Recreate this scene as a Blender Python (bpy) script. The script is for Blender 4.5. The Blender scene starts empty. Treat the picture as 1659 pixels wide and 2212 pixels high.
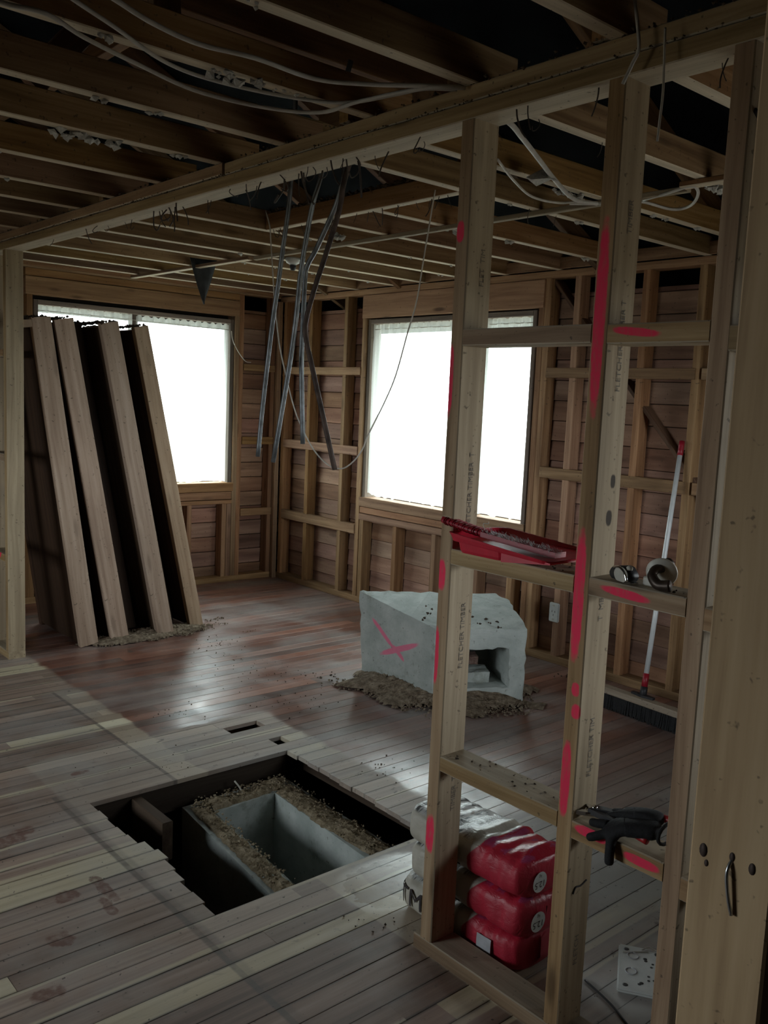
import bpy, bmesh, math, random
from mathutils import Vector, Matrix, noise

random.seed(7)
C = bpy.context.scene.collection
SC = bpy.context.scene

# ------------------------------------------------------------------ camera
W, H = 1659, 2212
FPX, CX, CY, CAMZ = 1951.86, 829.5, 1106.0, 1.65
YAW, PITCH, ROLL = math.radians(48.7675), math.radians(7.1062), math.radians(2.5060)
_f = Vector((math.cos(YAW)*math.cos(PITCH), math.sin(YAW)*math.cos(PITCH), -math.sin(PITCH)))
_r = Vector((math.sin(YAW), -math.cos(YAW), 0)); _u = _r.cross(_f)
R_ = math.cos(ROLL)*_r + math.sin(ROLL)*_u
U_ = -math.sin(ROLL)*_r + math.cos(ROLL)*_u
CAM = Vector((0, 0, CAMZ))
cd = bpy.data.cameras.new('camera'); cam = bpy.data.objects.new('camera', cd); C.objects.link(cam)
cam.matrix_world = Matrix(((R_.x, U_.x, -_f.x, 0), (R_.y, U_.y, -_f.y, 0), (R_.z, U_.z, -_f.z, CAMZ), (0, 0, 0, 1)))
cd.sensor_fit = 'HORIZONTAL'; cd.sensor_width = 36.0; cd.lens = FPX/W*36.0; cd.clip_start = 0.05
SC.camera = cam


def at(u, v, ax, val):
    """world point on the plane axis=val seen at photo pixel (u, v)"""
    d = R_*((u-CX)/FPX) - U_*((v-CY)/FPX) + _f
    return CAM + d*((val-CAM[ax])/d[ax])


# ------------------------------------------------------------------ world, exposure
SKY = 8.0
w = bpy.data.worlds.new('overcast_sky'); SC.world = w; w.use_nodes = True
bg = w.node_tree.nodes['Background']
bg.inputs[0].default_value = (0.90, 0.97, 1.0, 1); bg.inputs[1].default_value = SKY
SC.view_settings.view_transform = 'Standard'; SC.view_settings.look = 'None'
SC.view_settings.gamma = 1.0; SC.view_settings.use_curve_mapping = False
SC.view_settings.exposure = 0.86
SC.cycles.max_bounces = 10; SC.cycles.diffuse_bounces = 5; SC.cycles.glossy_bounces = 3
SC.cycles.transmission_bounces = 6; SC.cycles.transparent_max_bounces = 12
SC.cycles.use_denoising = True
SC.cycles.sample_clamp_indirect = 6.0
SC.cycles.caustics_reflective = False; SC.cycles.caustics_refractive = False


def portal(name, loc, aim, sx, sy):
    """sky portal standing in a window opening (guides the sampling of the sky, gives no light of its own)"""
    l = bpy.data.lights.new(name, 'AREA'); l.shape = 'RECTANGLE'; l.size = sx; l.size_y = sy
    l.cycles.is_portal = True
    o = bpy.data.objects.new(name, l); C.objects.link(o); o.location = loc
    o.rotation_euler = Vector(aim).to_track_quat('-Z', 'Y').to_euler()


portal('sky_portal', (3.31, 6.94, 1.58), (0, -1, 0), 1.75, 1.45)
portal('sky_portal.001', (4.80, 4.71, 1.57), (-1, 0, 0), 1.75, 1.45)
portal('sky_portal.002', (3.3, 0.28, 1.4), (0, 1, 0), 1.2, 1.0)
portal('sky_portal.003', (-2.68, 3.8, 1.45), (1, 0, 0), 1.6, 1.1)


# ------------------------------------------------------------------ node helpers
class N:
    def __init__(s, name):
        s.m = bpy.data.materials.new(name); s.m.use_nodes = True
        s.t = s.m.node_tree; s.b = s.t.nodes['Principled BSDF']; s.out = s.t.nodes['Material Output']

    def n(s, typ, ins=None, **kw):
        nd = s.t.nodes.new(typ)
        for k, v in kw.items(): setattr(nd, k, v)
        for k, v in (ins or {}).items(): s.put(nd.inputs[k], v)
        return nd

    def put(s, sock, v):
        if isinstance(v, bpy.types.NodeSocket): s.t.links.new(v, sock)
        else:
            if hasattr(sock.default_value, '__len__') and not hasattr(v, '__len__'): v = [v]*len(sock.default_value)
            if hasattr(sock.default_value, '__len__') and len(sock.default_value) == 4 and len(v) == 3: v = (*v, 1)
            sock.default_value = v

    def math(s, op, a, b=0.5, clamp=False):
        return s.n('ShaderNodeMath', {0: a, 1: b}, operation=op, use_clamp=clamp).outputs[0]

    def vec(s, op, a, b=(0, 0, 0)):
        nd = s.n('ShaderNodeVectorMath', {0: a, 1: b}, operation=op)
        return nd.outputs['Value'] if op in ('LENGTH', 'DISTANCE', 'DOT_PRODUCT') else nd.outputs[0]

    def noise(s, v, scale=1, detail=4, rough=.55, dist=0):
        return s.n('ShaderNodeTexNoise', {'Vector': v, 'Scale': scale, 'Detail': detail, 'Roughness': rough, 'Distortion': dist}).outputs[0]

    def ramp(s, f, stops, interp='LINEAR'):
        r = s.n('ShaderNodeValToRGB', {0: f}); cr = r.color_ramp; cr.interpolation = interp
        while len(cr.elements) < len(stops): cr.elements.new(.5)
        for e, (p, c) in zip(cr.elements, stops): e.position = p; e.color = (*c, 1) if len(c) == 3 else c
        return r.outputs[0]

    def mr(s, f, a, b, c=0., d=1., smooth=True):
        return s.n('ShaderNodeMapRange', {0: f, 1: a, 2: b, 3: c, 4: d}, interpolation_type='SMOOTHSTEP' if smooth else 'LINEAR').outputs[0]

    def mix(s, f, a, b, blend='MIX'):
        nd = s.n('ShaderNodeMix', data_type='RGBA', blend_type=blend)
        s.put(nd.inputs[0], f); s.put(nd.inputs[6], a); s.put(nd.inputs[7], b)
        return nd.outputs[2]

    def scale(s, v, sc): return s.vec('MULTIPLY', v, sc)

    @property
    def obj(s): return s.n('ShaderNodeTexCoord').outputs['Object']

    @property
    def pos(s): return s.n('ShaderNodeNewGeometry').outputs['Position']

    @property
    def rnd(s): return s.n('ShaderNodeObjectInfo').outputs['Random']

    def bump(s, h, strength=.3, dist=.004):
        s.put(s.b.inputs['Normal'], s.n('ShaderNodeBump', {'Height': h, 'Strength': strength, 'Distance': dist}).outputs[0])

    def set(s, col=None, rough=None, metal=None, spec=None):
        if col is not None: s.put(s.b.inputs['Base Color'], col)
        if rough is not None: s.put(s.b.inputs['Roughness'], rough)
        if metal is not None: s.put(s.b.inputs['Metallic'], metal)
        if spec is not None: s.put(s.b.inputs['Specular IOR Level'], spec)
        return s.m


def ellipse_masks(k, pos, marks, a, b, wob=1.1, fq=26):
    """sum of soft ellipses (ca, cb, ra, rb[, slope]) in the plane of the axes a, b"""
    sep = k.n('ShaderNodeSeparateXYZ', {0: pos}); A, B = sep.outputs[a], sep.outputs[b]
    nz = k.math('SUBTRACT', k.noise(pos, fq, 4, .6), .5)
    tot = None
    for mk in marks:
        ca, cb, ra, rb = mk[:4]; sl = mk[4] if len(mk) > 4 else 0
        da = k.math('SUBTRACT', A, ca); db = k.math('SUBTRACT', B, cb)
        if sl: db = k.math('SUBTRACT', db, k.math('MULTIPLY', da, sl))
        da = k.math('DIVIDE', da, ra); db = k.math('DIVIDE', db, rb)
        d = k.math('ADD', k.math('POWER', k.math('ABSOLUTE', da), 2.6), k.math('POWER', k.math('ABSOLUTE', db), 2.6))
        d = k.math('ADD', d, k.math('MULTIPLY', nz, wob))
        e = k.mr(d, .55, 1.25, 1, 0)
        tot = e if tot is None else k.math('MAXIMUM', tot, e)
    return tot


def wood(name, dark, mid, light, rough=.75, knots=.6, vary=.35, dirt=.5, paint=None, grain=1.0, hole=None, pale_faces=None):
    k = N(name); r = k.rnd
    off = k.n('ShaderNodeCombineXYZ', {0: k.math('MULTIPLY', r, 31.7), 1: k.math('MULTIPLY', r, 17.3), 2: k.math('MULTIPLY', r, 53.1)}).outputs[0]
    v = k.vec('ADD', k.obj, off)
    warp = k.n('ShaderNodeTexNoise', {'Vector': k.scale(v, (1.3, 4, 4)), 'Scale': 1.0, 'Detail': 2.}).outputs[1]
    vw = k.vec('ADD', v, k.scale(k.vec('SUBTRACT', warp, (.5, .5, .5)), (.0, .05, .05)))
    g = k.noise(k.scale(vw, (1.1, 30*grain, 30*grain)), 1, 5, .6)
    g2 = k.noise(k.scale(vw, (2.5, 120*grain, 120*grain)), 1, 3, .6)
    f = k.math('ADD', k.math('MULTIPLY', g, .8), k.math('MULTIPLY', g2, .2))
    c = k.ramp(f, [(.3, dark), (.5, mid), (.68, light)])
    big = k.noise(k.scale(v, (1.2, 5, 5)), 1, 3)
    c = k.mix(k.mr(big, .45, .75, 0, dirt), c, k.scale_c(c, .62) if False else k.mix(1., c, (.62, .6, .58), 'MULTIPLY'))
    if knots:
        vo = k.n('ShaderNodeTexVoronoi', {'Vector': k.scale(v, (2.1, 9, 9)), 'Scale': 1., 'Randomness': 1.}).outputs['Distance']
        kn = k.mr(vo, .06, .19, knots, 0)
        c = k.mix(kn, c, tuple(x*.35 for x in dark))
    br = k.mr(r, 0, 1, 1-vary, 1+vary*.6, False)
    hsv = k.n('ShaderNodeHueSaturation', {'Hue': k.mr(k.math('FRACT', k.math('MULTIPLY', r, 7.31)), 0, 1, .49, .51, False),
              'Saturation': k.mr(k.math('FRACT', k.math('MULTIPLY', r, 3.77)), 0, 1, .85, 1.1, False), 'Value': br, 'Color': c})
    c = hsv.outputs[0]
    if pale_faces:      # paler colour on faces turned a given way: (axis, sign, colour, amount) in world axes
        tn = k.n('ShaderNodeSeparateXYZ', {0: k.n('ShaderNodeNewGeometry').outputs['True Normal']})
        for axis, sg, cc, am in pale_faces:
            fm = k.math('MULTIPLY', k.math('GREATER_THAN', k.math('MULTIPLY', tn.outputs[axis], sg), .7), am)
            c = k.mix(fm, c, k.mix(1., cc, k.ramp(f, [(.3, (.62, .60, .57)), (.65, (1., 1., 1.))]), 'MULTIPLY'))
    sp = k.noise(k.obj, 60, 2)
    c = k.mix(k.mr(sp, .66, .74, 0, .6), c, (.05, .04, .03))
    if hole:
        m = ellipse_masks(k, k.pos, hole, 0, 2)
        yy = k.n('ShaderNodeSeparateXYZ', {0: k.pos}).outputs[1]
        m = k.math('MULTIPLY', m, k.math('LESS_THAN', k.math('ABSOLUTE', k.math('SUBTRACT', yy, 1.292)), .004))
        c = k.mix(m, c, (.05, .035, .022))
    if paint:
        m = ellipse_masks(k, k.pos, paint, 1, 2)
        nx = k.n('ShaderNodeSeparateXYZ', {0: k.n('ShaderNodeNewGeometry').outputs['True Normal']}).outputs[0]
        m = k.math('MULTIPLY', m, k.math('LESS_THAN', nx, -.5))
        m = k.math('MULTIPLY', m, k.mr(k.noise(k.scale(k.pos, (40, 40, 12)), 3, 3), .3, .55, .72, .97))
        c = k.mix(m, c, (.86, .035, .105))
    k.bump(f, .35, .003)
    return k.set(c, rough, spec=.25)


N.scale_c = lambda s, c, f: c
PAINT = [(1.795, 2.113, .014, .03), (1.806, 1.71, .012, .10), (1.800, 1.160, .017, .045), (1.806, .92, .012, .085), (1.792, .38, .017, .06),
         (1.318, 1.86, .017, .23), (1.322, 1.19, .017, .165), (1.311, .955, .012, .018), (1.305, .90, .014, .02), (1.322, .72, .015, .10),
         (1.215, 1.828, .062, .010, .10), (1.19, 1.221, .066, .011, .06), (1.232, .608, .05, .013), (1.09, .597, .05, .012),
         (5.53, 2.0, .03, .10), (5.53, 1.63, .03, .13), (5.55, .665, .03, .06)]
M = {}
M['frame'] = wood('aged_framing_pine', (.19, .115, .055), (.36, .24, .125), (.48, .35, .20), pale_faces=[(1, -1, (.52, .44, .32), .68), (2, -1, (.72, .64, .50), .85), (2, 1, (.48, .43, .34), .6)], paint=PAINT, knots=.75, vary=.22, dirt=.6,  # cleaner stud sides and nog tops, also painted paler for light falling on them
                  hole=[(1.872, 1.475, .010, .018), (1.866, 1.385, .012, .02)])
M['rimu_stud'] = wood('red_brown_stud_timber', (.17, .085, .038), (.33, .185, .09), (.46, .28, .145), knots=.4, vary=.25)
M['joist'] = wood('ceiling_joist_timber', (.15, .078, .032), (.27, .155, .07), (.38, .24, .12), knots=.5, vary=.3, pale_faces=[(2, -1, (.80, .71, .55), .92)])  # underside paler where the ceiling lining covered it
M['board'] = wood('bare_weatherboard_back', (.19, .10, .065), (.32, .178, .118), (.45, .27, .18), knots=.4, vary=.25, dirt=.7, grain=.45)
M['lintel'] = wood('lintel_board', (.22, .11, .05), (.38, .215, .10), (.48, .29, .14), knots=.8, vary=.1)
M['dust_top'] = wood('dusty_pale_timber', (.30, .24, .17), (.42, .35, .26), (.52, .45, .35), knots=.2)
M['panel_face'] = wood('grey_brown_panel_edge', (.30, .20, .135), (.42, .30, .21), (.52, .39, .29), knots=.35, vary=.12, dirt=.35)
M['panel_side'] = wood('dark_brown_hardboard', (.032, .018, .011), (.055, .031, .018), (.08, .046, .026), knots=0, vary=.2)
M['near'] = wood('yellow_pine_post', (.34, .22, .085), (.56, .395, .18), (.67, .50, .25), knots=.35, vary=.02, dirt=.3, grain=.6)
M['sash'] = wood('weathered_window_sash', (.10, .075, .06), (.19, .15, .12), (.27, .22, .18), knots=0)
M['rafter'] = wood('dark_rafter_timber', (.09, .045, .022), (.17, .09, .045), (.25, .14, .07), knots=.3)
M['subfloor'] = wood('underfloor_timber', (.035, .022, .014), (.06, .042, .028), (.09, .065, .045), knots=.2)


def floor_mat():
    k = N('old_strip_floor'); r = k.rnd; p = k.pos
    off = k.n('ShaderNodeCombineXYZ', {0: k.math('MULTIPLY', r, 31.7), 1: k.math('MULTIPLY', r, 17.3), 2: 0.}).outputs[0]
    v = k.vec('ADD', k.obj, off)
    g = k.noise(k.scale(v, (1.2, 30, 30)), 1, 5, .6)
    r2 = k.math('FRACT', k.math('MULTIPLY', r, 13.7)); r3 = k.math('FRACT', k.math('MULTIPLY', r, 5.91))
    g = k.math('ADD', g, k.mr(r3, 0, 1, -.06, .06, False))
    # bare boards: grey-brown heartwood with pale sapwood down one edge or right across
    yl = k.n('ShaderNodeSeparateXYZ', {0: k.obj}).outputs[1]
    r4 = k.math('FRACT', k.math('MULTIPLY', r, 29.3)); r5 = k.math('FRACT', k.math('MULTIPLY', r, 41.9))
    tone = k.ramp(r3, [(0, (.74, .70, .68)), (.35, (.92, .88, .86)), (.7, (1.08, 1.05, 1.04)), (1., (1.25, 1.25, 1.22))])
    heart = k.mix(1., k.ramp(g, [(.3, (.19, .128, .098)), (.52, (.31, .22, .172)), (.7, (.41, .31, .25))]), tone, 'MULTIPLY')
    sap = k.ramp(g, [(.3, (.47, .39, .25)), (.5, (.60, .515, .35)), (.7, (.70, .62, .46))])
    sapm = k.mr(r2, .85, .90)
    wob = k.math('MULTIPLY', k.math('SUBTRACT', k.noise(k.scale(v, (1.4, 8, 1)), 1, 3), .5), .05)
    edge = k.math('ADD', k.math('MULTIPLY', k.math('ADD', yl, wob), k.math('SUBTRACT', k.math('MULTIPLY', k.math('GREATER_THAN', r5, .5), 2.), 1.)), k.mr(r4, .35, 1, -.03, .010, False))
    sapm = k.math('MAXIMUM', sapm, k.math('MULTIPLY', k.mr(edge, .018, .026), .85))
    bare = k.mix(sapm, heart, sap)
    seam = k.math('MULTIPLY', k.mr(k.math('ABSOLUTE', yl), .030, .041), k.mr(k.noise(k.scale(v, (1.3, 3, 1)), 1, 3),   .38, .56, .08, .95))
    bare = k.mix(seam, bare, (.07, .05, .042))
    # old varnish stain, red-brown to grey-brown from board to board
    st = k.ramp(g, [(.28, (.095, .055, .048)), (.5, (.175, .105, .088)), (.72, (.27, .17, .14))])
    st = k.mix(k.mr(r2, .25, .75, 0, .9), st, k.ramp(g, [(.3, (.16, .062, .042)), (.7, (.31, .135, .09))]))
    st = k.mix(1., st, tone, 'MULTIPLY')
    sx = k.n('ShaderNodeSeparateXYZ', {0: p}); X, Y = sx.outputs[0], sx.outputs[1]
    nz = k.math('MULTIPLY', k.math('SUBTRACT', k.noise(p, 7, 4), .5), .10)
    Xn = k.math('ADD', X, nz); Yn = k.math('ADD', Y, nz)
    stained = k.mr(Xn, 1.905, 1.945)
    pale_hearth = k.math('MULTIPLY', k.mr(Xn, 2.53, 2.58, 1, 0), k.mr(Yn, 3.82, 3.86, 1, 0))
    pale_right = k.math('MULTIPLY', k.mr(Yn, 1.5, 2.5, 1, 0), k.mr(k.noise(p, 2.2, 3), .30, .55, .55, 1.))
    stained = k.math('MULTIPLY', stained, k.math('SUBTRACT', 1., k.math('MAXIMUM', pale_hearth, pale_right)))
    c = k.mix(stained, bare, st)
    # fresh pale wood where walls stood
    fresh = k.math('MULTIPLY', k.math('MULTIPLY', k.mr(X, 1.80, 1.81), k.mr(Xn, 1.93, 1.95, 1, 0)), k.mr(Y, 3.8, 4.68, .9, .5))
    fresh = k.math('MULTIPLY', fresh, k.mr(Y, 4.66, 4.70, 1, .25))
    c = k.mix(k.math('MULTIPLY', fresh, .95), c, k.mix(1., k.mix(sapm, (.50, .42, .31), (.74, .68, .52)), tone, 'MULTIPLY'))
    hearth = k.math('MULTIPLY', k.math('MULTIPLY', k.mr(X, 1.33, 1.35), k.mr(Xn, 2.55, 2.6, 1, 0)), k.mr(Yn, 3.82, 3.86, 1, 0))
    c = k.mix(k.math('MULTIPLY', hearth, k.mr(Y, 1.9, 2.4, 0, .32)), c, k.mix(1., (.56, .52, .44), tone, 'MULTIPLY'))
    # grey plaster dust, mixed stronger to stand in for window glare
    dn = k.noise(p, 1.7, 5, .6)
    dust_glare = k.mr(dn, .42, .66, .02, .40)
    dust_glare = k.math('MULTIPLY', dust_glare, k.mr(stained, 0, 1, 1, .95, False))
    dust_glare = k.math('MAXIMUM', dust_glare, k.math('MULTIPLY', k.math('MULTIPLY', k.mr(X, 1.95, 2.1), k.mr(Y, 1.6, 2.6, 1, 0)), k.mr(dn, .34, .55, .35, .9)))
    c = k.mix(dust_glare, c, (.44, .44, .425))
    # lines left by old walls
    def line(a, c0, hw, lo, hi, st_):
        o = Y if a == 0 else X; s_ = X if a == 0 else Y
        d = k.math('ABSOLUTE', k.math('SUBTRACT', s_, c0)); m = k.mr(d, hw*.4, hw, st_, 0)
        return k.math('MULTIPLY', m, k.math('MULTIPLY', k.math('GREATER_THAN', o, lo), k.math('LESS_THAN', o, hi)))
    ln = k.math('MAXIMUM', line(0, 1.322, .016, 1.6, 3.45, .75), line(0, 1.795, .012, 3.3, 4.7, .7))
    ln = k.math('MAXIMUM', ln, line(0, 1.335, .03, 1.5, 3.45, .35))
    c = k.mix(k.math('MULTIPLY', ln, k.mr(k.noise(p, 9, 3), .3, .6, .5, 1)), c, (.10, .085, .075))
    # red-brown and dark spills
    SP = [(1.03, 3.20, .10, .045), (1.12, 3.24, .05, .035), (1.08, 2.72, .04, .035), (1.20, 2.70, .022, .09), (1.165, 2.60, .02, .06),
          (.98, 2.50, .04, .04), (1.50, 3.62, .045, .02), (.85, 2.28, .05, .03)]
    red = ellipse_masks(k, p, SP, 0, 1, 4.5, 16)
    c = k.mix(k.math('MULTIPLY', red, k.mr(k.noise(p, 30, 3), .3, .6, .15, .8)), c, (.15, .06, .042))
    sm = k.noise(k.scale(p, (1, 1.6, 1)), 11, 4, .7, .5)
    c = k.mix(k.mr(sm, .62, .72, 0, k.mr(Y, 1.5, 2.6, .75, .4)) if False else k.math('MULTIPLY', k.mr(sm, .60, .70, 0, .8), k.mr(X, 1.2, 2.2, .25, .9)), c, (.10, .085, .075))
    spk = k.noise(p, 55, 2)
    c = k.mix(k.mr(spk, .68, .74, 0, .85), c, (.05, .04, .035))
    rough = k.mix(stained, (.62,)*3, k.ramp(k.noise(p, 5, 4), [(.35, (.27,)*3), (.65, (.42,)*3)]))
    rough = k.mix(k.math('MULTIPLY', dust_glare, .6), rough, (.62,)*3)
    wet = ellipse_masks(k, p, [(2.02, 2.15, .22, .16)], 0, 1)
    rough = k.mix(k.math('MULTIPLY', wet, .9), rough, (.18,)*3)
    k.bump(k.math('ADD', g, k.math('MULTIPLY', k.noise(p, 40, 3), .5)), .25, .002)
    return k.set(c, rough, spec=.9)


M['floor'] = floor_mat()


def simple(name, col, rough=.6, metal=0., vary=.15, scale=30, bump=.1, spec=.5):
    k = N(name); nz = k.noise(k.obj, scale, 4)
    lo, hi = tuple(max(x*(1-vary), 0) for x in col), tuple(min(x*(1+vary), 1) for x in col)
    c = k.ramp(nz, [(.3, lo), (.7, hi)])
    if bump: k.bump(nz, bump, .003)
    return k.set(c, rough, metal, spec)


def concrete(name, pinkmarks=None):
    k = N(name); v = k.pos
    n1 = k.noise(v, 6, 6, .65); n2 = k.noise(v, 45, 3)
    c = k.ramp(n1, [(.3, (.33, .37, .35)), (.5, (.43, .47, .45)), (.68, (.52, .555, .53))])
    c = k.mix(k.mr(n2, .64, .74, 0, .7), c, (.15, .15, .13))
    c = k.mix(k.mr(k.noise(v, 9, 6, .75), .62, .70, 0, .55), c, (.19, .20, .17))
    c = k.mix(k.mr(k.noise(v, 3.1, 5, .7), .58, .66, 0, .55), c, (.24, .25, .21))
    if pinkmarks:
        m = ellipse_masks(k, v, pinkmarks, 1, 2)
        nx = k.n('ShaderNodeSeparateXYZ', {0: k.n('ShaderNodeNewGeometry').outputs['True Normal']}).outputs[0]
        m = k.math('MULTIPLY', m, k.math('LESS_THAN', nx, -.7))
        c = k.mix(k.math('MULTIPLY', m, .8), c, (.85, .16, .30))
    k.bump(k.math('ADD', n1, k.math('MULTIPLY', n2, .5)), .5, .006)
    return k.set(c, .9, spec=.2)


PINK = [(3.84, .295, .115, .017, .62), (3.70, .238, .165, .019, -.40), (3.70, .215, .05, .017, .62)]
M['concrete'] = concrete('pale_concrete', PINK)
M['concrete_dark'] = concrete('damp_concrete')


def rubble_mat(name, a, b, c_):
    k = N(name); n1 = k.noise(k.pos, 28, 4, .7)
    c = k.ramp(n1, [(.32, a), (.5, b), (.68, c_)])
    k.bump(k.noise(k.pos, 70, 4), .9, .01)
    return k.set(c, .95, spec=.15)


M['sand'] = rubble_mat('sandy_mortar_rubble', (.095, .07, .047), (.20, .155, .11), (.33, .275, .205))
M['mortar'] = rubble_mat('crumbled_mortar', (.15, .115, .07), (.29, .235, .155), (.42, .355, .255))
M['crumb'] = rubble_mat('dark_crumbs', (.03, .022, .018), (.075, .055, .04), (.14, .11, .085))
M['dirt'] = rubble_mat('subfloor_dirt', (.13, .115, .09), (.19, .17, .135), (.25, .23, .19))
M['plaster'] = rubble_mat('plaster_scrap', (.36, .36, .34), (.52, .52, .49), (.66, .66, .62))
M['fluff'] = rubble_mat('grey_ceiling_dust', (.05, .04, .03), (.12, .09, .06), (.20, .155, .11))
M['black_paper'] = simple('black_building_paper', (.030, .033, .036), .8, vary=.4, scale=20)
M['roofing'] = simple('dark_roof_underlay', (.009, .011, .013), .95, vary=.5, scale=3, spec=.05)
M['sheath'] = simple('outer_lining', (.030, .022, .017), .9, spec=.1)
M['steel'] = simple('dull_grey_steel', (.20, .215, .225), .5, .75, vary=.45, scale=16)
M['rust'] = simple('rusty_steel', (.085, .06, .05), .65, .5, vary=.6, scale=16)
M['nail'] = simple('dark_old_nail', (.07, .055, .045), .6, .6)
M['galv'] = simple('bright_galvanised_nail', (.62, .64, .66), .28, .95)
M['cable'] = simple('white_cable_sheath', (.52, .50, .46), .5, vary=.12)
M['wire'] = simple('thin_cream_wire', (.56, .53, .47), .5)
M['black_wire'] = simple('black_wire_sheath', (.02, .02, .02), .5)
M['red_plastic'] = simple('red_dustpan_plastic', (.52, .016, .040), .38, vary=.12)
M['dark_red'] = simple('dark_red_brush_plastic', (.30, .010, .024), .42)
M['bristle_white'] = simple('pale_bristles', (.50, .50, .49), .8, vary=.35, scale=90)
M['bristle_black'] = simple('black_broom_bristles', (.008, .009, .010), .7, vary=.5, scale=160, bump=.5)
M['alu'] = simple('white_broom_handle', (.66, .69, .70), .35, .1, vary=.06)
M['black_plastic'] = simple('black_plastic', (.025, .025, .028), .5)
M['chrome'] = simple('chrome', (.72, .73, .74), .14, 1., vary=.05)
M['cream'] = simple('cream_plastic', (.50, .48, .42), .45, vary=.12)
M['white_plastic'] = simple('white_plastic', (.62, .65, .64), .45, vary=.08)
M['bronze'] = simple('dark_bronze', (.055, .038, .028), .42, .5, vary=.4)
M['glove'] = simple('black_knit_glove', (.006, .0065, .008), .85, vary=.5, scale=120, bump=.5)
M['snip_red'] = simple('red_handle_grip', (.36, .012, .016), .45)
M['ink'] = simple('black_ink', (.035, .028, .03), .8, bump=0)
M['stamp'] = simple('faded_stamp_ink', (.17, .145, .12), .85, bump=0)
M['grey_label'] = simple('pale_grey_label', (.42, .43, .46), .6)


def curtain_mat():
    k = N('sheer_white_curtain'); t = k.t
    tr = k.n('ShaderNodeBsdfTransparent', {0: (1, 1, 1, 1)})
    tl = k.n('ShaderNodeBsdfTranslucent', {0: (.80, .85, .82, 1)})
    df = k.n('ShaderNodeBsdfDiffuse', {0: (.78, .80, .77, 1)})
    weave = k.noise(k.scale(k.obj, (160, 160, 160)), 1, 2)
    m1 = k.n('ShaderNodeMixShader', {0: .35, 1: tl.outputs[0], 2: df.outputs[0]})
    m2 = k.n('ShaderNodeMixShader', {0: k.mr(weave, .35, .65, .50, .54), 1: tr.outputs[0], 2: m1.outputs[0]})
    t.links.new(m2.outputs[0], k.out.inputs[0]); return k.m


def pane_mat():
    k = N('window_pane_glass'); t = k.t
    tr = k.n('ShaderNodeBsdfTransparent', {0: (.95, .98, .97, 1)}); gl = k.n('ShaderNodeBsdfGlossy', {0: (1, 1, 1, 1), 1: .03})
    m = k.n('ShaderNodeMixShader', {0: .06, 1: tr.outputs[0], 2: gl.outputs[0]})
    t.links.new(m.outputs[0], k.out.inputs[0]); return k.m


M['curtain'] = curtain_mat(); M['pane'] = pane_mat()


def bag_mat():
    """white bag, red end, grey and black print on the top: printed colours in the bag's own coordinates (x along the bag)"""
    k = N('printed_plastic_bag'); o = k.obj
    s = k.n('ShaderNodeSeparateXYZ', {0: o}); x, y, z = s.outputs
    xe = k.math('ADD', x, k.math('MULTIPLY', k.math('POWER', k.math('ABSOLUTE', y), 2.), 1.2))
    xe = k.math('SUBTRACT', xe, k.math('MULTIPLY', k.mr(z, .0, .06), .035))
    red = k.mr(xe, .048, .054)
    base = k.ramp(k.noise(o, 9, 4), [(.3, (.40, .38, .32)), (.7, (.58, .56, .49))])
    top = k.math('MULTIPLY', k.mr(z, .045, .052), k.mr(x, .04, -.0, 0, 1))
    wv = k.noise(k.scale(o, (26, 5, 5)), 1, 3, .6)
    prn = k.ramp(wv, [(.40, (.02, .024, .028)), (.465, (.06, .07, .08)), (.485, (.50, .52, .53)), (.58, (.62, .63, .62)), (.63, (.14, .095, .06))])
    c = k.mix(k.math('MULTIPLY', top, .85), base, prn)
    rd = k.ramp(k.noise(o, 14, 4), [(.3, (.36, .014, .032)), (.7, (.50, .026, .055))])
    rd = k.mix(k.math('MULTIPLY', k.mr(z, .05, .058), k.mr(k.noise(k.scale(o, (30, 12, 10)), 1, 3), .48, .56)), rd, (.34, .05, .13))
    c = k.mix(red, c, rd)
    k.bump(k.noise(k.scale(o, (25, 60, 40)), 1, 4, .65, .6), .5, .006)
    return k.set(c, k.mr(z, .03, .055, .52, .27), spec=.5)


M['bag'] = bag_mat()


# ------------------------------------------------------------------ object helpers
def link(name, me, mat=None, parent=None, loc=(0, 0, 0)):
    o = bpy.data.objects.new(name, me); C.objects.link(o)
    if mat is not None and not me.materials: me.materials.append(mat)
    if parent is not None: o.parent = parent
    o.location = loc
    return o


def tag(o, label, cat, group=None, kind=None):
    o['label'] = label; o['category'] = cat
    if group: o['group'] = group
    if kind: o['kind'] = kind
    return o


def root(name, label, cat, loc=(0, 0, 0), rot=(0, 0, 0), group=None, kind=None):
    o = bpy.data.objects.new(name, None); C.objects.link(o); o.location = loc; o.rotation_euler = rot
    o.empty_display_size = .1
    return tag(o, label, cat, group, kind)


def pymesh(name, vs, fs, mat=None, smooth=False):
    me = bpy.data.meshes.new(name); me.from_pydata([tuple(v) for v in vs], [], fs); me.update()
    if smooth: me.polygons.foreach_set('use_smooth', [True]*len(me.polygons))
    if mat is not None: me.materials.append(mat)
    return me


def bm_done(bm, name, mat=None, parent=None, loc=(0, 0, 0), smooth=False):
    bmesh.ops.recalc_face_normals(bm, faces=bm.faces)
    me = bpy.data.meshes.new(name); bm.to_mesh(me); bm.free()
    if smooth: me.polygons.foreach_set('use_smooth', [True]*len(me.polygons))
    return link(name, me, mat, parent, loc)


_tc = {}


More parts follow.
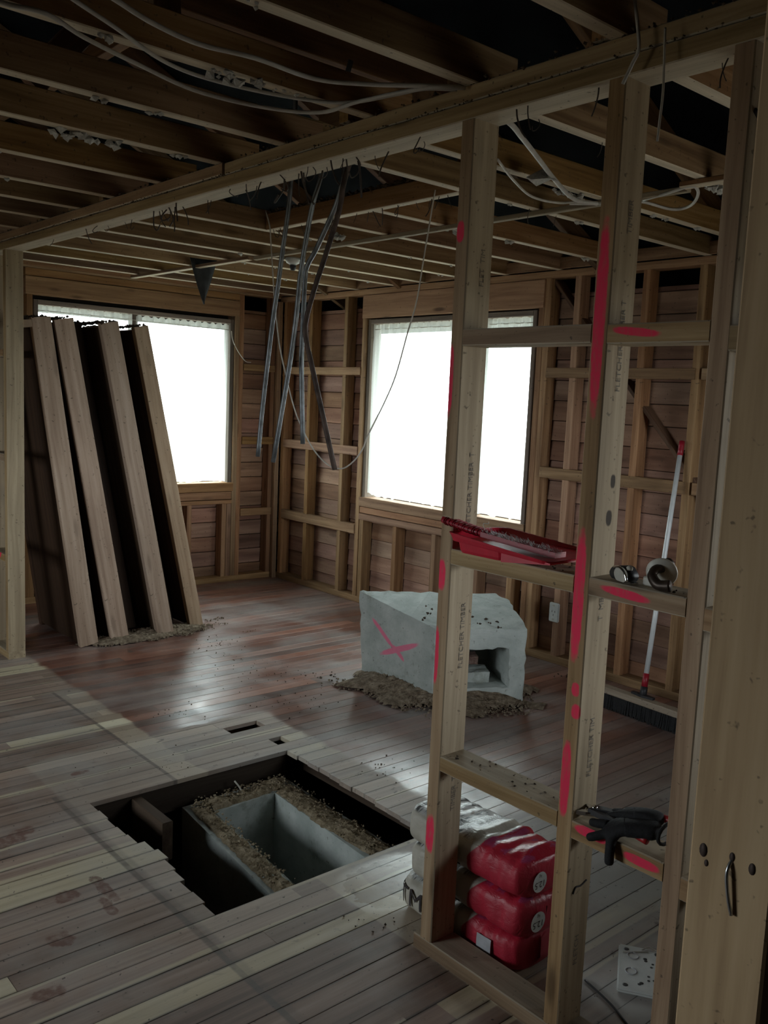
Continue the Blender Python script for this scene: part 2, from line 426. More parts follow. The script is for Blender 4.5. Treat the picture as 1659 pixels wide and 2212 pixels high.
def timber_mesh(L, a, b, mat, ch=.003):
    """chamfered stick, long along local X"""
    key = (round(L, 3), round(a, 3), round(b, 3), mat.name, ch)
    if key in _tc: return _tc[key]
    x, y, z = L/2, a/2, b/2; c = min(ch, y*.4, z*.4)
    prof = [(-y+c, -z), (y-c, -z), (y, -z+c), (y, z-c), (y-c, z), (-y+c, z), (-y, z-c), (-y, -z+c)]
    vs = [(-x, *p) for p in prof] + [(x, *p) for p in prof]
    fs = [(i, (i+1) % 8, 8+(i+1) % 8, 8+i) for i in range(8)] + [tuple(range(7, -1, -1)), tuple(range(8, 16))]
    me = pymesh('timber', vs, fs, mat)
    _tc[key] = me
    return me


RZ90 = Matrix.Rotation(math.pi/2, 4, 'Z'); RYM90 = Matrix.Rotation(-math.pi/2, 4, 'Y')


def stick(name, x0, x1, y0, y1, z0, z1, mat, parent, jit=.0):
    dx, dy, dz = x1-x0, y1-y0, z1-z0; m = max(dx, dy, dz)
    if m == dx: me, rot = timber_mesh(dx, dy, dz, mat), Matrix()
    elif m == dy: me, rot = timber_mesh(dy, dx, dz, mat), RZ90
    else: me, rot = timber_mesh(dz, dy, dx, mat), RYM90
    o = link(name, me, None, parent)
    o.matrix_local = Matrix.Translation(((x0+x1)/2+random.uniform(-jit, jit), (y0+y1)/2+random.uniform(-jit, jit), (z0+z1)/2)) @ rot
    return o


def beam_between(name, p, q, a, b, mat, parent, up=(0, 0, 1)):
    p, q = Vector(p), Vector(q); d = (q-p); L = d.length; X = d.normalized()
    Y = Vector(up).cross(X); Y = Y.normalized() if Y.length > 1e-4 else Vector((0, 1, 0)); Z = X.cross(Y)
    o = link(name, timber_mesh(L, a, b, mat), None, parent)
    o.matrix_local = Matrix(((X.x, Y.x, Z.x, (p.x+q.x)/2), (X.y, Y.y, Z.y, (p.y+q.y)/2), (X.z, Y.z, Z.z, (p.z+q.z)/2), (0, 0, 0, 1)))
    return o


def smooth_path(pts, n=6):
    P = [Vector(p) for p in pts]; P = [P[0]*2-P[1]] + P + [P[-1]*2-P[-2]]; out = []
    for i in range(1, len(P)-2):
        a, b, c, d = P[i-1:i+3]
        for j in range(n):
            t = j/n
            out.append(.5*((2*b) + (c-a)*t + (2*a-5*b+4*c-d)*t*t + (3*b-a-3*c+d)*t**3))
    out.append(P[-2]); return out


def tube_data(pts, r, seg=7, n=6, sm=True):
    path = smooth_path(pts, n) if sm else [Vector(p) for p in pts]
    rs = r if hasattr(r, '__len__') else None
    vs, fs = [], []; up = Vector((.31, .17, .93)); m = len(path)
    for i, p in enumerate(path):
        t = (path[min(i+1, m-1)]-path[max(i-1, 0)]).normalized()
        a = t.cross(up); a = a.normalized() if a.length > 1e-3 else t.orthogonal().normalized()
        up = a.cross(t).normalized(); rr = rs[0]+(rs[1]-rs[0])*i/(m-1) if rs else r
        for k in range(seg):
            an = 2*math.pi*k/seg; vs.append(p + (a*math.cos(an)+up*math.sin(an))*rr)
    for i in range(m-1):
        for k in range(seg):
            k2 = (k+1) % seg; fs.append((i*seg+k, i*seg+k2, (i+1)*seg+k2, (i+1)*seg+k))
    fs += [tuple(range(seg-1, -1, -1)), tuple((m-1)*seg+k for k in range(seg))]
    return vs, fs


def tube(name, pts, r, mat, parent=None, seg=7, n=6, sm=True):
    vs, fs = tube_data(pts, r, seg, n, sm)
    return link(name, pymesh(name, vs, fs, mat, True), None, parent)


def lathe(name, prof, mat, parent=None, loc=(0, 0, 0), seg=24, axis='Z'):
    vs, fs = [], []
    for r, z in prof:
        for k in range(seg):
            a = 2*math.pi*k/seg; p = (r*math.cos(a), r*math.sin(a), z)
            vs.append(p if axis == 'Z' else (p[2], p[0], p[1]) if axis == 'X' else (p[0], p[2], p[1]))
    m = len(prof)
    for i in range(m-1):
        for k in range(seg):
            k2 = (k+1) % seg; fs.append((i*seg+k, i*seg+k2, (i+1)*seg+k2, (i+1)*seg+k))
    fs += [tuple(range(seg-1, -1, -1)), tuple((m-1)*seg+k for k in range(seg))]
    bm = bmesh.new(); me = pymesh(name, vs, fs); bm.from_mesh(me); bpy.data.meshes.remove(me)
    return bm_done(bm, name, mat, parent, loc, True)


def box_bm(bm, x0, x1, y0, y1, z0, z1):
    r = bmesh.ops.create_cube(bm, size=1)
    for v in r['verts']: v.co = Vector((x0+(v.co.x+.5)*(x1-x0), y0+(v.co.y+.5)*(y1-y0), z0+(v.co.z+.5)*(z1-z0)))
    return r['verts']


def slab(name, x0, x1, y0, y1, z0, z1, mat, parent=None, bev=0.):
    bm = bmesh.new(); box_bm(bm, x0, x1, y0, y1, z0, z1)
    if bev: bmesh.ops.bevel(bm, geom=bm.edges[:], offset=bev, segments=2, affect='EDGES')
    return bm_done(bm, name, mat, parent)


def ring_panel(name, ax, t0, t1, a0, a1, z0, z1, op, mat, parent):
    """sheet across axis ax from t0 to t1 thick, with one opening op=(a0,a1,z0,z1)"""
    bm = bmesh.new()
    parts = [(a0, op[0], z0, z1), (op[1], a1, z0, z1), (op[0], op[1], z0, op[2]), (op[0], op[1], op[3], z1)] if op else [(a0, a1, z0, z1)]
    for b0, b1, c0, c1 in parts:
        if ax == 0: box_bm(bm, t0, t1, b0, b1, c0, c1)
        else: box_bm(bm, b0, b1, t0, t1, c0, c1)
    return bm_done(bm, name, mat, parent)


def chunk_mesh(name, spots, mat, seed=0):
    """one mesh of little broken lumps: spots = (x, y, z, size)"""
    rnd = random.Random(seed); vs, fs = [], []
    base = [(1, 0, 0), (-1, 0, 0), (0, 1, 0), (0, -1, 0), (0, 0, 1), (0, 0, -1)]
    tri = [(0, 2, 4), (2, 1, 4), (1, 3, 4), (3, 0, 4), (2, 0, 5), (1, 2, 5), (3, 1, 5), (0, 3, 5)]
    for x, y, z, s in spots:
        o = len(vs); rot = Matrix.Rotation(rnd.uniform(0, 6.3), 3, 'Z') @ Matrix.Rotation(rnd.uniform(0, 6.3), 3, 'X')
        for b in base:
            q = rot @ (Vector(b)*s*rnd.uniform(.55, 1.15)); vs.append((x+q.x, y+q.y, z+q.z*.8))
        fs += [tuple(o+i for i in t) for t in tri]
    return pymesh(name, vs, fs, mat)


def mound(name, cx, cy, rx, ry, h, mat, seed, parent=None, rot=0., res=46, base=0.0):
    """irregular heap as a noisy height field"""
    vs, fs, idx = [], [], {}
    cr, sr = math.cos(rot), math.sin(rot)
    for i in range(res+1):
        for j in range(res+1):
            a, b = (i/res*2-1)*1.15, (j/res*2-1)*1.15
            x, y = cx+(a*rx*cr-b*ry*sr), cy+(a*rx*sr+b*ry*cr)
            e = math.hypot(a, b)+.28*noise.noise((x*5+seed, y*5, 0))
            z = h*max(0, 1-e*e)**.8+.35*h*noise.noise((x*17, y*17, seed))*max(0, 1-e)+.03*max(0, 1-e)*noise.noise((x*60, y*60, seed))
            if e < 1.0: idx[i, j] = len(vs); vs.append((x, y, base+max(z, .0015)))
    for i in range(res):
        for j in range(res):
            q = [(i, j), (i+1, j), (i+1, j+1), (i, j+1)]
            if all(p in idx for p in q): fs.append(tuple(idx[p] for p in q))
    return link(name, pymesh(name, vs, fs, mat, False), None, parent)


_txt = {}


def text_data(body, size):
    if (body, size) in _txt: return _txt[body, size]
    cu = bpy.data.curves.new('t', 'FONT'); cu.body = body; cu.size = size; cu.align_x = 'CENTER'; cu.align_y = 'CENTER'; cu.resolution_u = 3
    o = bpy.data.objects.new('t', cu); C.objects.link(o)
    dg = bpy.context.evaluated_depsgraph_get(); me = bpy.data.meshes.new_from_object(o.evaluated_get(dg))
    vs = [v.co.copy() for v in me.vertices]; fs = [tuple(p.vertices) for p in me.polygons]
    bpy.data.objects.remove(o); bpy.data.curves.remove(cu); bpy.data.meshes.remove(me)
    _txt[body, size] = (vs, fs); return vs, fs


def text(name, body, size, mat, parent, fn, sub=0):
    vs, fs = text_data(body, size)
    if sub:
        bm = bmesh.new(); bv = [bm.verts.new(v) for v in vs]
        for f in fs:
            try: bm.faces.new([bv[i] for i in f])
            except ValueError: pass
        bmesh.ops.triangulate(bm, faces=bm.faces)
        bmesh.ops.subdivide_edges(bm, edges=[e for e in bm.edges if e.calc_length() > size*.15], cuts=3)
        for v in bm.verts: v.co = fn(v.co.x, v.co.y)
        me = bpy.data.meshes.new(name); bm.to_mesh(me); bm.free(); me.materials.append(mat)
        return link(name, me, None, parent)
    return link(name, pymesh(name, [fn(v.x, v.y) for v in vs], fs, mat), None, parent)


# ================================================================== STRUCTURE
XP, XB, YL = 1.806, 4.61, 6.76
XW, YS = -2.6, -1.6            # outer sides of the room we stand in

# ---- floor: boards run along X, cut round the hole
floor = root('floor', 'old timber strip floor with a big square hole cut through the boards', 'floor', kind='structure')
BW = .0817
k0 = -int((2.34-YS)/BW)-1
row = k0
while 2.34+row*BW < YL+.1:
    y0 = 2.34+row*BW; y1 = y0+BW
    rr = random.Random(1000+row)
    spans = [[XW, 4.70]]
    def cut(a, b):
        global spans
        out = []
        for s, e in spans:
            if b <= s or a >= e: out.append([s, e]); continue
            if a > s: out.append([s, a])
            if b < e: out.append([b, e])
        spans = out
    if 0 <= row < 12:
        lip = {6: .035, 5: .045, 4: .03, 0: -.01, 1: .0, 3: .02}.get(row, 0)
        cut(1.418+lip+rr.uniform(-.008, .008), 2.352+row*.0022+rr.uniform(-.006, .006))
    if row == 13: cut(2.375, 2.447)
    if row == 16: cut(2.27, 2.467)
    for s, e in spans:
        x = s
        if y0 < .9: pcs = [(s, e)]
        else:
            pcs = []
            while x < e-.01:
                n = x+rr.uniform(1.2, 3.4)
                if e-n < .5: n = e
                pcs.append((x, n)); x = n
        for a, b in pcs:
            o = link('floorboard', timber_mesh(round(b-a, 3), BW-.0009, .020, M['floor'], .0012), None, floor)
            o.location = ((a+b)/2, (y0+y1)/2, -.010+rr.uniform(-.0006, .0006))
    row += 1

# ---- sub-floor seen through the holes
sub = root('trim_1', 'rough floor joists and piles under the cut floor', 'floor framing', kind='structure')
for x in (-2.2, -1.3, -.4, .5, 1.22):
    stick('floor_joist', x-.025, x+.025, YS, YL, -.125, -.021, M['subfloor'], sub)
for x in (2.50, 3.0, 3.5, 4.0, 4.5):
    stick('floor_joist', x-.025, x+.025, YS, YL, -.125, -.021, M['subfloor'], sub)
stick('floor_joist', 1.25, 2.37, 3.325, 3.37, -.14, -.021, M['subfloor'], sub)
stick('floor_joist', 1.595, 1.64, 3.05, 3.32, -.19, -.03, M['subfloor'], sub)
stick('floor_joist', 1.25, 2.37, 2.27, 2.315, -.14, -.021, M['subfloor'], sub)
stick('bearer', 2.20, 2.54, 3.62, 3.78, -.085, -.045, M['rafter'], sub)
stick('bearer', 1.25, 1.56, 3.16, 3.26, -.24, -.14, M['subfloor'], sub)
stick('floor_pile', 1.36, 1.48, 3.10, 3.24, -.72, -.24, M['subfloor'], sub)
slab('ground', -40, 45, -40, 48, -.9, -.72, M['dirt'])['kind'] = 'structure'
tag(bpy.data.objects['ground'], 'bare earth below the floor hole and outside the windows', 'ground')

# ---- outer shell (linings with window openings; the right and front ones are unseen, added for light)
Z0, Z1 = -.85, 2.50
wb = root('wall_back', 'open stud wall with red weatherboard backs and the wider bright window', 'wall', kind='structure')
wl = root('wall_left', 'open stud wall behind the leaning panels with the left bright window', 'wall', kind='structure')
wr = root('wall_right', 'timber lined wall closing the far room beside the partition', 'wall', kind='structure')
wn = root('wall_near', 'short stud wall ending in the wide yellow pine post close by', 'wall', kind='structure')
wf = root('wall_front', 'timber lined wall behind the place the photo was taken from', 'wall', kind='structure')
wp = root('wall_partition', 'bare stud partition frame with pink spray paint marks and nogs', 'wall', kind='structure')
ring_panel('lining', 0, 4.742, 4.76, .33, 6.93, Z0, 2.37, (3.87, 5.56, .87, 2.26), M['sheath'], wb)
ring_panel('lining', 1, 6.892, 6.91, 1.90, 4.76, Z0, 2.37, (2.46, 4.15, .88, 2.27), M['sheath'], wl)
ring_panel('lining', 1, 6.80, 6.91, XW, 1.90, Z0, 2.6, None, M['sheath'], wl)
ring_panel('lining', 1, .33, .36, 1.906, 4.76, Z0, 2.6, (2.7, 3.9, .9, 1.9), M['sheath'], wr)  # unseen opening, guessed and sized to light the stud sides
ring_panel('lining', 0, XW-.05, XW, YS, 6.9, Z0, 2.6, (3.0, 4.6, .9, 2.0), M['sheath'], wf)  # unseen opening behind the camera, guessed and sized to light the near room
ring_panel('lining', 1, YS-.05, YS, XW-.05, 1.95, Z0, 2.6, None, M['sheath'], wf)
ring_panel('lining', 0, 1.90, 1.95, YS, .36, Z0, 2.6, None, M['sheath'], wf)

# ---- weatherboards seen from inside
PITCH_B = .130


def boards(parent, ax, t, a0, a1, z_lo, z_hi):
    z = z_lo
    while z < z_hi-.02:
        h = min(PITCH_B, z_hi-z)
        me = timber_mesh(round(a1-a0, 3), .018, round(max(h-.004, .02), 3), M['board'], .002)
        o = link('weatherboard', me, None, parent)
        mid = (a0+a1)/2
        tilt = .11
        if ax == 0:
            o.matrix_local = Matrix.Translation((t, mid, z+h/2)) @ Matrix.Rotation(tilt, 4, 'Y') @ RZ90
        else:
            o.matrix_local = Matrix.Translation((mid, t, z+h/2)) @ Matrix.Rotation(tilt, 4, 'X')
        z += PITCH_B


boards(wb, 0, 4.726, 5.56, 6.86, .0, 2.37)
boards(wb, 0, 4.726, 2.20, 3.86, .0, 2.37)
boards(wb, 0, 4.726, .40, 2.20, .0, 2.37)
boards(wb, 0, 4.726, 3.86, 5.56, .0, .80)
boards(wl, 1, 6.876, 4.15, 4.72, .0, 2.37)
boards(wl, 1, 6.876, 1.906, 2.46, .0, 2.37)
boards(wl, 1, 6.876, 2.46, 4.15, .0, .80)

# ---- back wall frame
ST = M['rimu_stud']
stick('bottom_plate', XB, XB+.1, .40, 6.76, .0, .05, ST, wb)
stick('top_plate', XB, XB+.1, .40, 6.76, 2.455, 2.50, ST, wb)
stick('ribbon_board', XB-.02, XB-.002, .40, 6.76, 2.505, 2.575, ST, wb)
for y in (6.66, 6.283, 5.807, 5.572, 3.795, 3.748, 3.519, 3.035, 2.678, 2.22, 1.77, 1.32, .87, .42):
    stick('stud', XB+.004, XB+.098, y, y+.047, .05, 2.455, ST, wb)
for y in (5.515, 5.112, 4.680, 4.25, 3.93):
    stick('cripple_stud', XB+.004, XB+.1, y, y+.047, .05, .680, ST, wb)
for a, b in ((5.62, 6.66), (2.70, 3.748), (.42, 2.66)):
    for z0, z1 in ((1.832, 1.895), (1.192, 1.262), (.556, .634)):
        stick('nog', XB-.003, XB+.045, a, b, z0, z1, ST, wb)
stick('window_trimmer', XB, XB+.1, 3.845, 5.57, .68, .73, ST, wb)
stick('sill_board', XB+.01, XB+.1, 3.845, 5.57, .735, .785, ST, wb)
stick('lintel_board', XB-.004, XB+.06, 3.80, 5.615, 2.275, 2.452, M['lintel'], wb)
beam_between('brace', (XB+.083, 3.78, 2.47), (XB+.083, 2.15, .70), .022, .10, M['rafter'], wb, up=(1, 0, 0)).rotation_euler
# ---- left wall frame
stick('bottom_plate', 1.906, XB, YL, YL+.1, 0, .05, ST, wl)
stick('top_plate', 1.906, XB, YL, YL+.1, 2.485, 2.53, ST, wl)
stick('ribbon_board', 1.906, XB, YL-.02, YL-.002, 2.50, 2.56, ST, wl)
for x in (4.527, 4.155, 4.198, 2.40, 1.93):
    stick('stud', x, x+.045, YL+.004, YL+.1, .05, 2.485, ST, wl)
for x in (2.46, 2.90, 3.33, 3.725, 4.06, 4.108):
    stick('cripple_stud', x, x+.045, YL+.004, YL+.1, .05, .69, ST, wl)
for z0, z1 in ((1.845, 1.90), (1.207, 1.272), (.575, .64)):
    stick('nog', 4.245, 4.60, YL-.003, YL+.045, z0, z1, ST, wl)
stick('window_trimmer', 2.44, 4.155, YL, YL+.1, .69, .725, ST, wl)
stick('sill_board', 2.44, 4.155, YL+.01, YL+.1, .73, .795, ST, wl)
stick('lintel_board', 2.39, 4.19, YL-.006, YL+.06, 2.295, 2.425, M['lintel'], wl)
stick('lintel_board', 2.39, 4.19, YL-.002, YL+.06, 2.43, 2.483, M['lintel'], wl)
stick('corner_batten', 4.565, 4.607, YL-.045, YL-.003, .0, 2.455, ST, wl)


# ---- windows
def window(name, label, ax, a0, a1, z0, z1, t, mull):
    wroot = root(name, label, 'window', kind='structure')
    def S(n, b0, b1, c0, c1, d0, d1, mat=M['sash']):
        if ax == 0: return stick(n, t+d0, t+d1, b0, b1, c0, c1, mat, wroot)
        return stick(n, b0, b1, t+d0, t+d1, c0, c1, mat, wroot)
    S('jamb', a0, a0+.035, z0, z1, .02, .13); S('jamb', a1-.035, a1, z0, z1, .02, .13)
    S('head', a0+.035, a1-.035, z1-.035, z1, .02, .13); S('sill', a0-.01, a1+.01, z0-.075, z0, .0, .15, ST)
    S('mullion', mull-.03, mull+.03, z0, z1-.035, .075, .13)
    for b0, b1 in ((a0+.035, mull-.03), (mull+.03, a1-.035)):
        if ax == 0: slab('pane', t+.10, t+.104, b0, b1, z0, z1-.035, M['pane'], wroot)
        else: slab('pane', b0, b1, t+.10, t+.104, z0, z1-.035, M['pane'], wroot)
    return wroot


window('window_1', 'bright window partly hidden by the leaning panels', 1, 2.455, 4.155, .875, 2.265, YL, 3.27)
window('window_2', 'bright window seen past the partition stud', 0, 3.865, 5.565, .865, 2.265, XB, 4.40)


def curtain(label, ax, t, a0, a1, z0, z1, seed, gather=1.):
    """sheer curtain: folds across its width, a ruffled header standing up over the wire, an uneven hem"""
    nu, nv = 150, 26; vs, fs = [], []
    L = a1-a0
    for j in range(nv+1):
        v = j/nv
        for i in range(nu+1):
            u = i/nu; a = a0+u*L
            hem = .012*noise.noise((a*6, seed, 3))+(.02*noise.noise((a*19, seed, 7)))
            if v > .93: hem = 0
            z = z0+hem*(1-v)+(z1-z0)*v+(.010*math.sin(a*95+seed)*(v > .98))
            amp = .010+.006*noise.noise((a*2, seed, v*2))
            d = amp*math.sin(a*58+2*noise.noise((a*3, v*1.2, seed))*gather+seed)+.006*math.sin(a*131+seed*2)*v
            if .90 < v < .955: d *= .45
            vs.append((t+d, a, z) if ax == 0 else (a, t+d, z))
    for j in range(nv):
        for i in range(nu):
            q = j*(nu+1)+i; fs.append((q, q+1, q+nu+2, q+nu+1))
    o = link('curtain', pymesh('curtain', vs, fs, M['curtain'], True))
    return tag(o, label, 'curtain')


curtain('sheer white curtain over the left half of the window behind the leaning panels', 1, YL+.055, 2.50, 3.24, .895, 2.235, 1.3)
curtain('sheer white curtain hanging free right of the leaning panels', 1, YL+.055, 3.27, 4.125, .885, 2.225, 2.1)
curtain('sheer white curtain on the window left of the front partition stud', 0, XB+.055, 4.46, 5.54, .885, 2.235, 3.7)
curtain('narrow sheer white curtain between the two partition studs with a ruffled top', 0, XB+.055, 3.905, 4.38, .885, 2.235, 5.2)
for nm, p, q in (('curtain_wire', (2.485, YL+.055, 2.19), (4.125, YL+.055, 2.18)), ('curtain_wire.001', (XB+.055, 3.895, 2.19), (XB+.055, 5.535, 2.19))):
    o = tube(nm, [p, q], .003, M['wire'], seg=5, n=2)
    tag(o, 'thin curtain wire across the top of the ' + ('window behind the leaning panels' if nm == 'curtain_wire' else 'window behind the partition studs'), 'curtain wire')

# ---- the partition
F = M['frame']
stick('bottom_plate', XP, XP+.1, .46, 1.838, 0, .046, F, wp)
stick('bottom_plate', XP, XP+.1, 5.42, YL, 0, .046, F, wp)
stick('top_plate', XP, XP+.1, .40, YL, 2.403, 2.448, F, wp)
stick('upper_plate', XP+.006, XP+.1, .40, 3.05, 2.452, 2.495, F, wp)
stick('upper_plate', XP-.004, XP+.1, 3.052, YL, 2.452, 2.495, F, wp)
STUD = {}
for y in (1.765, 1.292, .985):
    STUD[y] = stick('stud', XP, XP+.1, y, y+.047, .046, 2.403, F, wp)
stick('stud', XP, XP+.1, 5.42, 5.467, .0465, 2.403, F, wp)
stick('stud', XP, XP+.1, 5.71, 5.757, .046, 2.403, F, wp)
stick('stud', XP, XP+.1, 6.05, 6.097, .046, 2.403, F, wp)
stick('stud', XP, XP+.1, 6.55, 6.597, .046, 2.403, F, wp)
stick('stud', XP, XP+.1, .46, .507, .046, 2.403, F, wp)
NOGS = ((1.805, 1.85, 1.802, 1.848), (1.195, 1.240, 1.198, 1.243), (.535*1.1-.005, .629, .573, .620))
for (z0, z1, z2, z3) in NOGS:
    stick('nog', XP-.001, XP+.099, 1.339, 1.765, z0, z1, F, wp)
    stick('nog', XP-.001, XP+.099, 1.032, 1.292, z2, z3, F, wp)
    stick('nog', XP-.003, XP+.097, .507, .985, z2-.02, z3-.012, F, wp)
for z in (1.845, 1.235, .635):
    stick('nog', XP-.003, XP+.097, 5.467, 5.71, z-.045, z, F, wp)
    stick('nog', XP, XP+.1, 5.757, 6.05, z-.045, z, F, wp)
# the wide post close to the camera
stick('post', .95, 1.0, .411, .511, .046, 2.403, M['near'], wn)
stick('bottom_plate', .95, XP, .411, .511, 0, .046, F, wn)
stick('top_plate', .90, XP, .411, .511, 2.403, 2.448, F, wn)
stick('stud', 1.36, 1.407, .411, .511, .046, 2.403, F, wn)
for yk, zk, rk in ((.494, 1.146, .006), (.489, 1.132, .003), (.435, 1.148, .005), (.459, 1.152, .004)):
    kp = lathe('knot_plug', [(.0002, -.0004), (rk, -.0003), (rk, .001)], M['rust'], wn, (.9497, yk, zk), 12, 'X'); kp.scale = (1, .8, 1.4)
tube('nail', [(.953, .4590, 1.150), (.946, .4605, 1.140), (.9438, .4602, 1.128), (.9445, .4565, 1.105), (.9468, .4522, 1.086)], .0022, M['galv'], wn, seg=8, n=5)
# printed stamps on the side faces of the studs, reading upwards
def stamp(body, size, z, y, x=1.868, mat=M['stamp']):
    o = text('stamp', body, size, mat, STUD[y], lambda a, b: (x-b, y-.0012, z+a)); o.matrix_parent_inverse = STUD[y].matrix_local.inverted()
for z, b in ((1.40, 'FLETCHER TIMBER  T'), (2.02, 'FLET  TIM'), (.98, 'FLETCHER TIMBER'), (.50, 'TIMBER  T')):
    stamp(b, .024, z, 1.765)
for z, b in ((1.80, 'FLETCHER TIMBER T'), (1.17, 'T  MBER'), (.80, 'FLETCHER TIM'), (2.10, 'TIMBER'), (.25, 'FLETCH')):
    stamp(b, .024, z, 1.292, 1.862)
tube('pen_mark', [(1.83, 1.2905, .415), (1.84, 1.2905, .43), (1.86, 1.2905, .428), (1.885, 1.2905, .436)], .0022, M['ink'], STUD[1.292], seg=5).matrix_parent_inverse = STUD[1.292].matrix_local.inverted()
tube('pen_mark', [(1.822, .9835, 2.27), (1.85, .9835, 2.25), (1.866, .9835, 2.20), (1.86, .9835, 2.15)], .006, M['ink'], STUD[.985], seg=5).matrix_parent_inverse = STUD[.985].matrix_local.inverted()

# ---- bent nails left in the plates and trimmers
nail_me = pymesh('nail', *tube_data([(0, 0, 0), (0, .0, -.02), (.004, .003, -.045), (.012, .006, -.062)], .0019, 5, 3), M['nail'], True)
nail_hook = pymesh('nail', *tube_data([(0, 0, 0), (.012, 0, -.018), (.008, .012, -.04), (-.008, .018, -.05), (-.02, .012, -.038)], .0019, 5, 4), M['nail'], True)
rn = random.Random(5)


def nails(n, fn, parent, ztop, smax=1.3):
    for i in range(n):
        x, y = fn()
        o = link('nail', nail_me if rn.random() < .75 else nail_hook, None, parent, (x, y, ztop))
        o.rotation_euler = (rn.uniform(-.45, .45), rn.uniform(-.45, .45), rn.uniform(0, 6.3)); s = rn.uniform(.6, smax); o.scale = (s, s, s)


nails(24, lambda: (XP+rn.uniform(.015, .085), rn.uniform(1.85, 5.0)), wp, 2.404)
nails(9, lambda: (XP+rn.uniform(.015, .085), rn.uniform(2.35, 2.75)), wp, 2.404, 2.0)
nails(10, lambda: (XP+rn.uniform(.015, .085), rn.uniform(3.4, 3.75)), wp, 2.404, 1.6)
nails(6, lambda: (XP+rn.uniform(.015, .085), rn.uniform(1.05, 1.75)), wp, 2.404)

# ---- ceiling: joists, chimney trimmer, battens, scraps
ceil = root('ceiling', 'open ceiling of bare timber joists with the lining torn off', 'ceiling', kind='structure')
JD = .102
for y in (.42, .88, 1.351, 1.816, 2.246, 2.706, 3.11, 3.59, 4.03, 4.42, 4.81, 5.25, 5.70, 6.15, 6.60):
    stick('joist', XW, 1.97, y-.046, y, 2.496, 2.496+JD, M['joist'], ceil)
ZJ = 2.502
FJ = [.46, .93, 1.40, 1.88, 2.36, 2.71]
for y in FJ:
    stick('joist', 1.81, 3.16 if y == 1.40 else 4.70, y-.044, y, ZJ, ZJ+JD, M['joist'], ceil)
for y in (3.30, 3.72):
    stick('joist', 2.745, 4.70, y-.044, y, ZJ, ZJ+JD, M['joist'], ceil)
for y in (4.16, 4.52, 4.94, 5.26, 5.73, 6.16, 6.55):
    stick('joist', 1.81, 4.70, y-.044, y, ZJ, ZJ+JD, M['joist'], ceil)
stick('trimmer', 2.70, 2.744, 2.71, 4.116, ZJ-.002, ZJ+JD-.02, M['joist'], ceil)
stick('batten', 3.09, 3.14, 1.0, 1.94, ZJ-.022, ZJ-.001, M['joist'], ceil)
stick('batten', 3.16, 3.19, 1.95, 4.95, ZJ-.022, ZJ-.001, M['dust_top'], ceil)
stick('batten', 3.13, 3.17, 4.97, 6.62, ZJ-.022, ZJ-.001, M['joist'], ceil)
nails(22, lambda: (2.722+rn.uniform(-.015, .015), rn.uniform(2.75, 4.1)), ceil, ZJ, 1.3)
nails(16, lambda: (rn.uniform(2.0, 3.8), rn.choice(FJ)-.02), ceil, ZJ, 1.0)
# plaster scraps still nailed under the joists
rp = random.Random(11)
for i in range(54):
    far = i > 14
    if far:
        y = rp.choice((1.88, 2.36, 2.71, 3.30, 3.72, 4.16, 4.52, 4.94, 5.26, 5.73, 6.16)) - .022; x = rp.uniform(2.8, 4.5); zz = ZJ
    else:
        y = rp.choice((1.816, 2.246, 2.706, 3.11, 3.59, 4.03, 4.42)) - .022; x = rp.uniform(.9, 1.75); zz = 2.496
    s = rp.uniform(.006, .02)
    me = chunk_mesh('plaster_scrap', [(rp.uniform(-.02, .02), rp.uniform(-.012, .012), -s*.3, s*rp.uniform(.5, 1)) for _ in range(3)], M['plaster'], i)
    link('plaster_scrap', me, None, ceil, (x, y, zz))
for j, (x, y, L) in enumerate(((2.95, 2.35, .2), (3.2, 1.86, .14), (3.25, 3.28, .1), (1.35, 2.21, .16), (1.3, 3.10, .22), (3.0, 3.9, .08))):
    me = chunk_mesh('plaster_scrap', [(rp.uniform(-L/2, L/2), rp.uniform(-.02, .02), rp.uniform(-.022, 0), rp.uniform(.008, .022)) for _ in range(20)], M['plaster'], 70+j)
    link('plaster_scrap', me, None, ceil, (x, y, ZJ if x > 1.8 else 2.496))
sp = []
for i in range(1500):
    y = rp.uniform(1.0, 6.5); sp.append((XP+rp.uniform(-.002, .1), y, 2.497+rp.uniform(-.004, .010), rp.uniform(.002, .008)))
for i in range(700):
    sp.append((XP+rp.uniform(-.008, .02), rp.uniform(1.0, 6.5), 2.45+rp.uniform(-.004, .004), rp.uniform(.0015, .005)))
for i in range(500):
    sp.append((rp.uniform(2.70, 2.745), rp.uniform(2.75, 4.1), ZJ+JD-.018+rp.uniform(-.002, .015), rp.uniform(.006, .016)))
o = link('ceiling_dust', chunk_mesh('ceiling_dust', sp, M['fluff'], 3)); o.parent = ceil; o['kind'] = 'stuff'

# ---- roof, closed and dark
rf = root('roof', 'dark underside of the pitched roof above the joists', 'roof', kind='structure')
def plane_slab(name, pts, th, mat, parent):
    n = (Vector(pts[1])-Vector(pts[0])).cross(Vector(pts[2])-Vector(pts[0])).normalized()*th
    vs = [Vector(p) for p in pts]+[Vector(p)+n for p in pts]; m = len(pts)
    fs = [tuple(range(m-1, -1, -1)), tuple(range(m, 2*m))]+[(i, (i+1) % m, m+(i+1) % m, m+i) for i in range(m)]
    return link(name, pymesh(name, vs, fs, mat), None, parent)
RX0, RX1, RXM, RZE, RZR, RY0, RY1 = -3.1, 5.26, 1.1, 2.28, 4.3, -2.1, 7.4
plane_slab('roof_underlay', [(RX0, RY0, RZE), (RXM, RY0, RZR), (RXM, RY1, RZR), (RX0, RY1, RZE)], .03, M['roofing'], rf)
plane_slab('roof_underlay', [(RXM, RY0, RZR), (RX1, RY0, RZE), (RX1, RY1, RZE), (RXM, RY1, RZR)], .03, M['roofing'], rf)
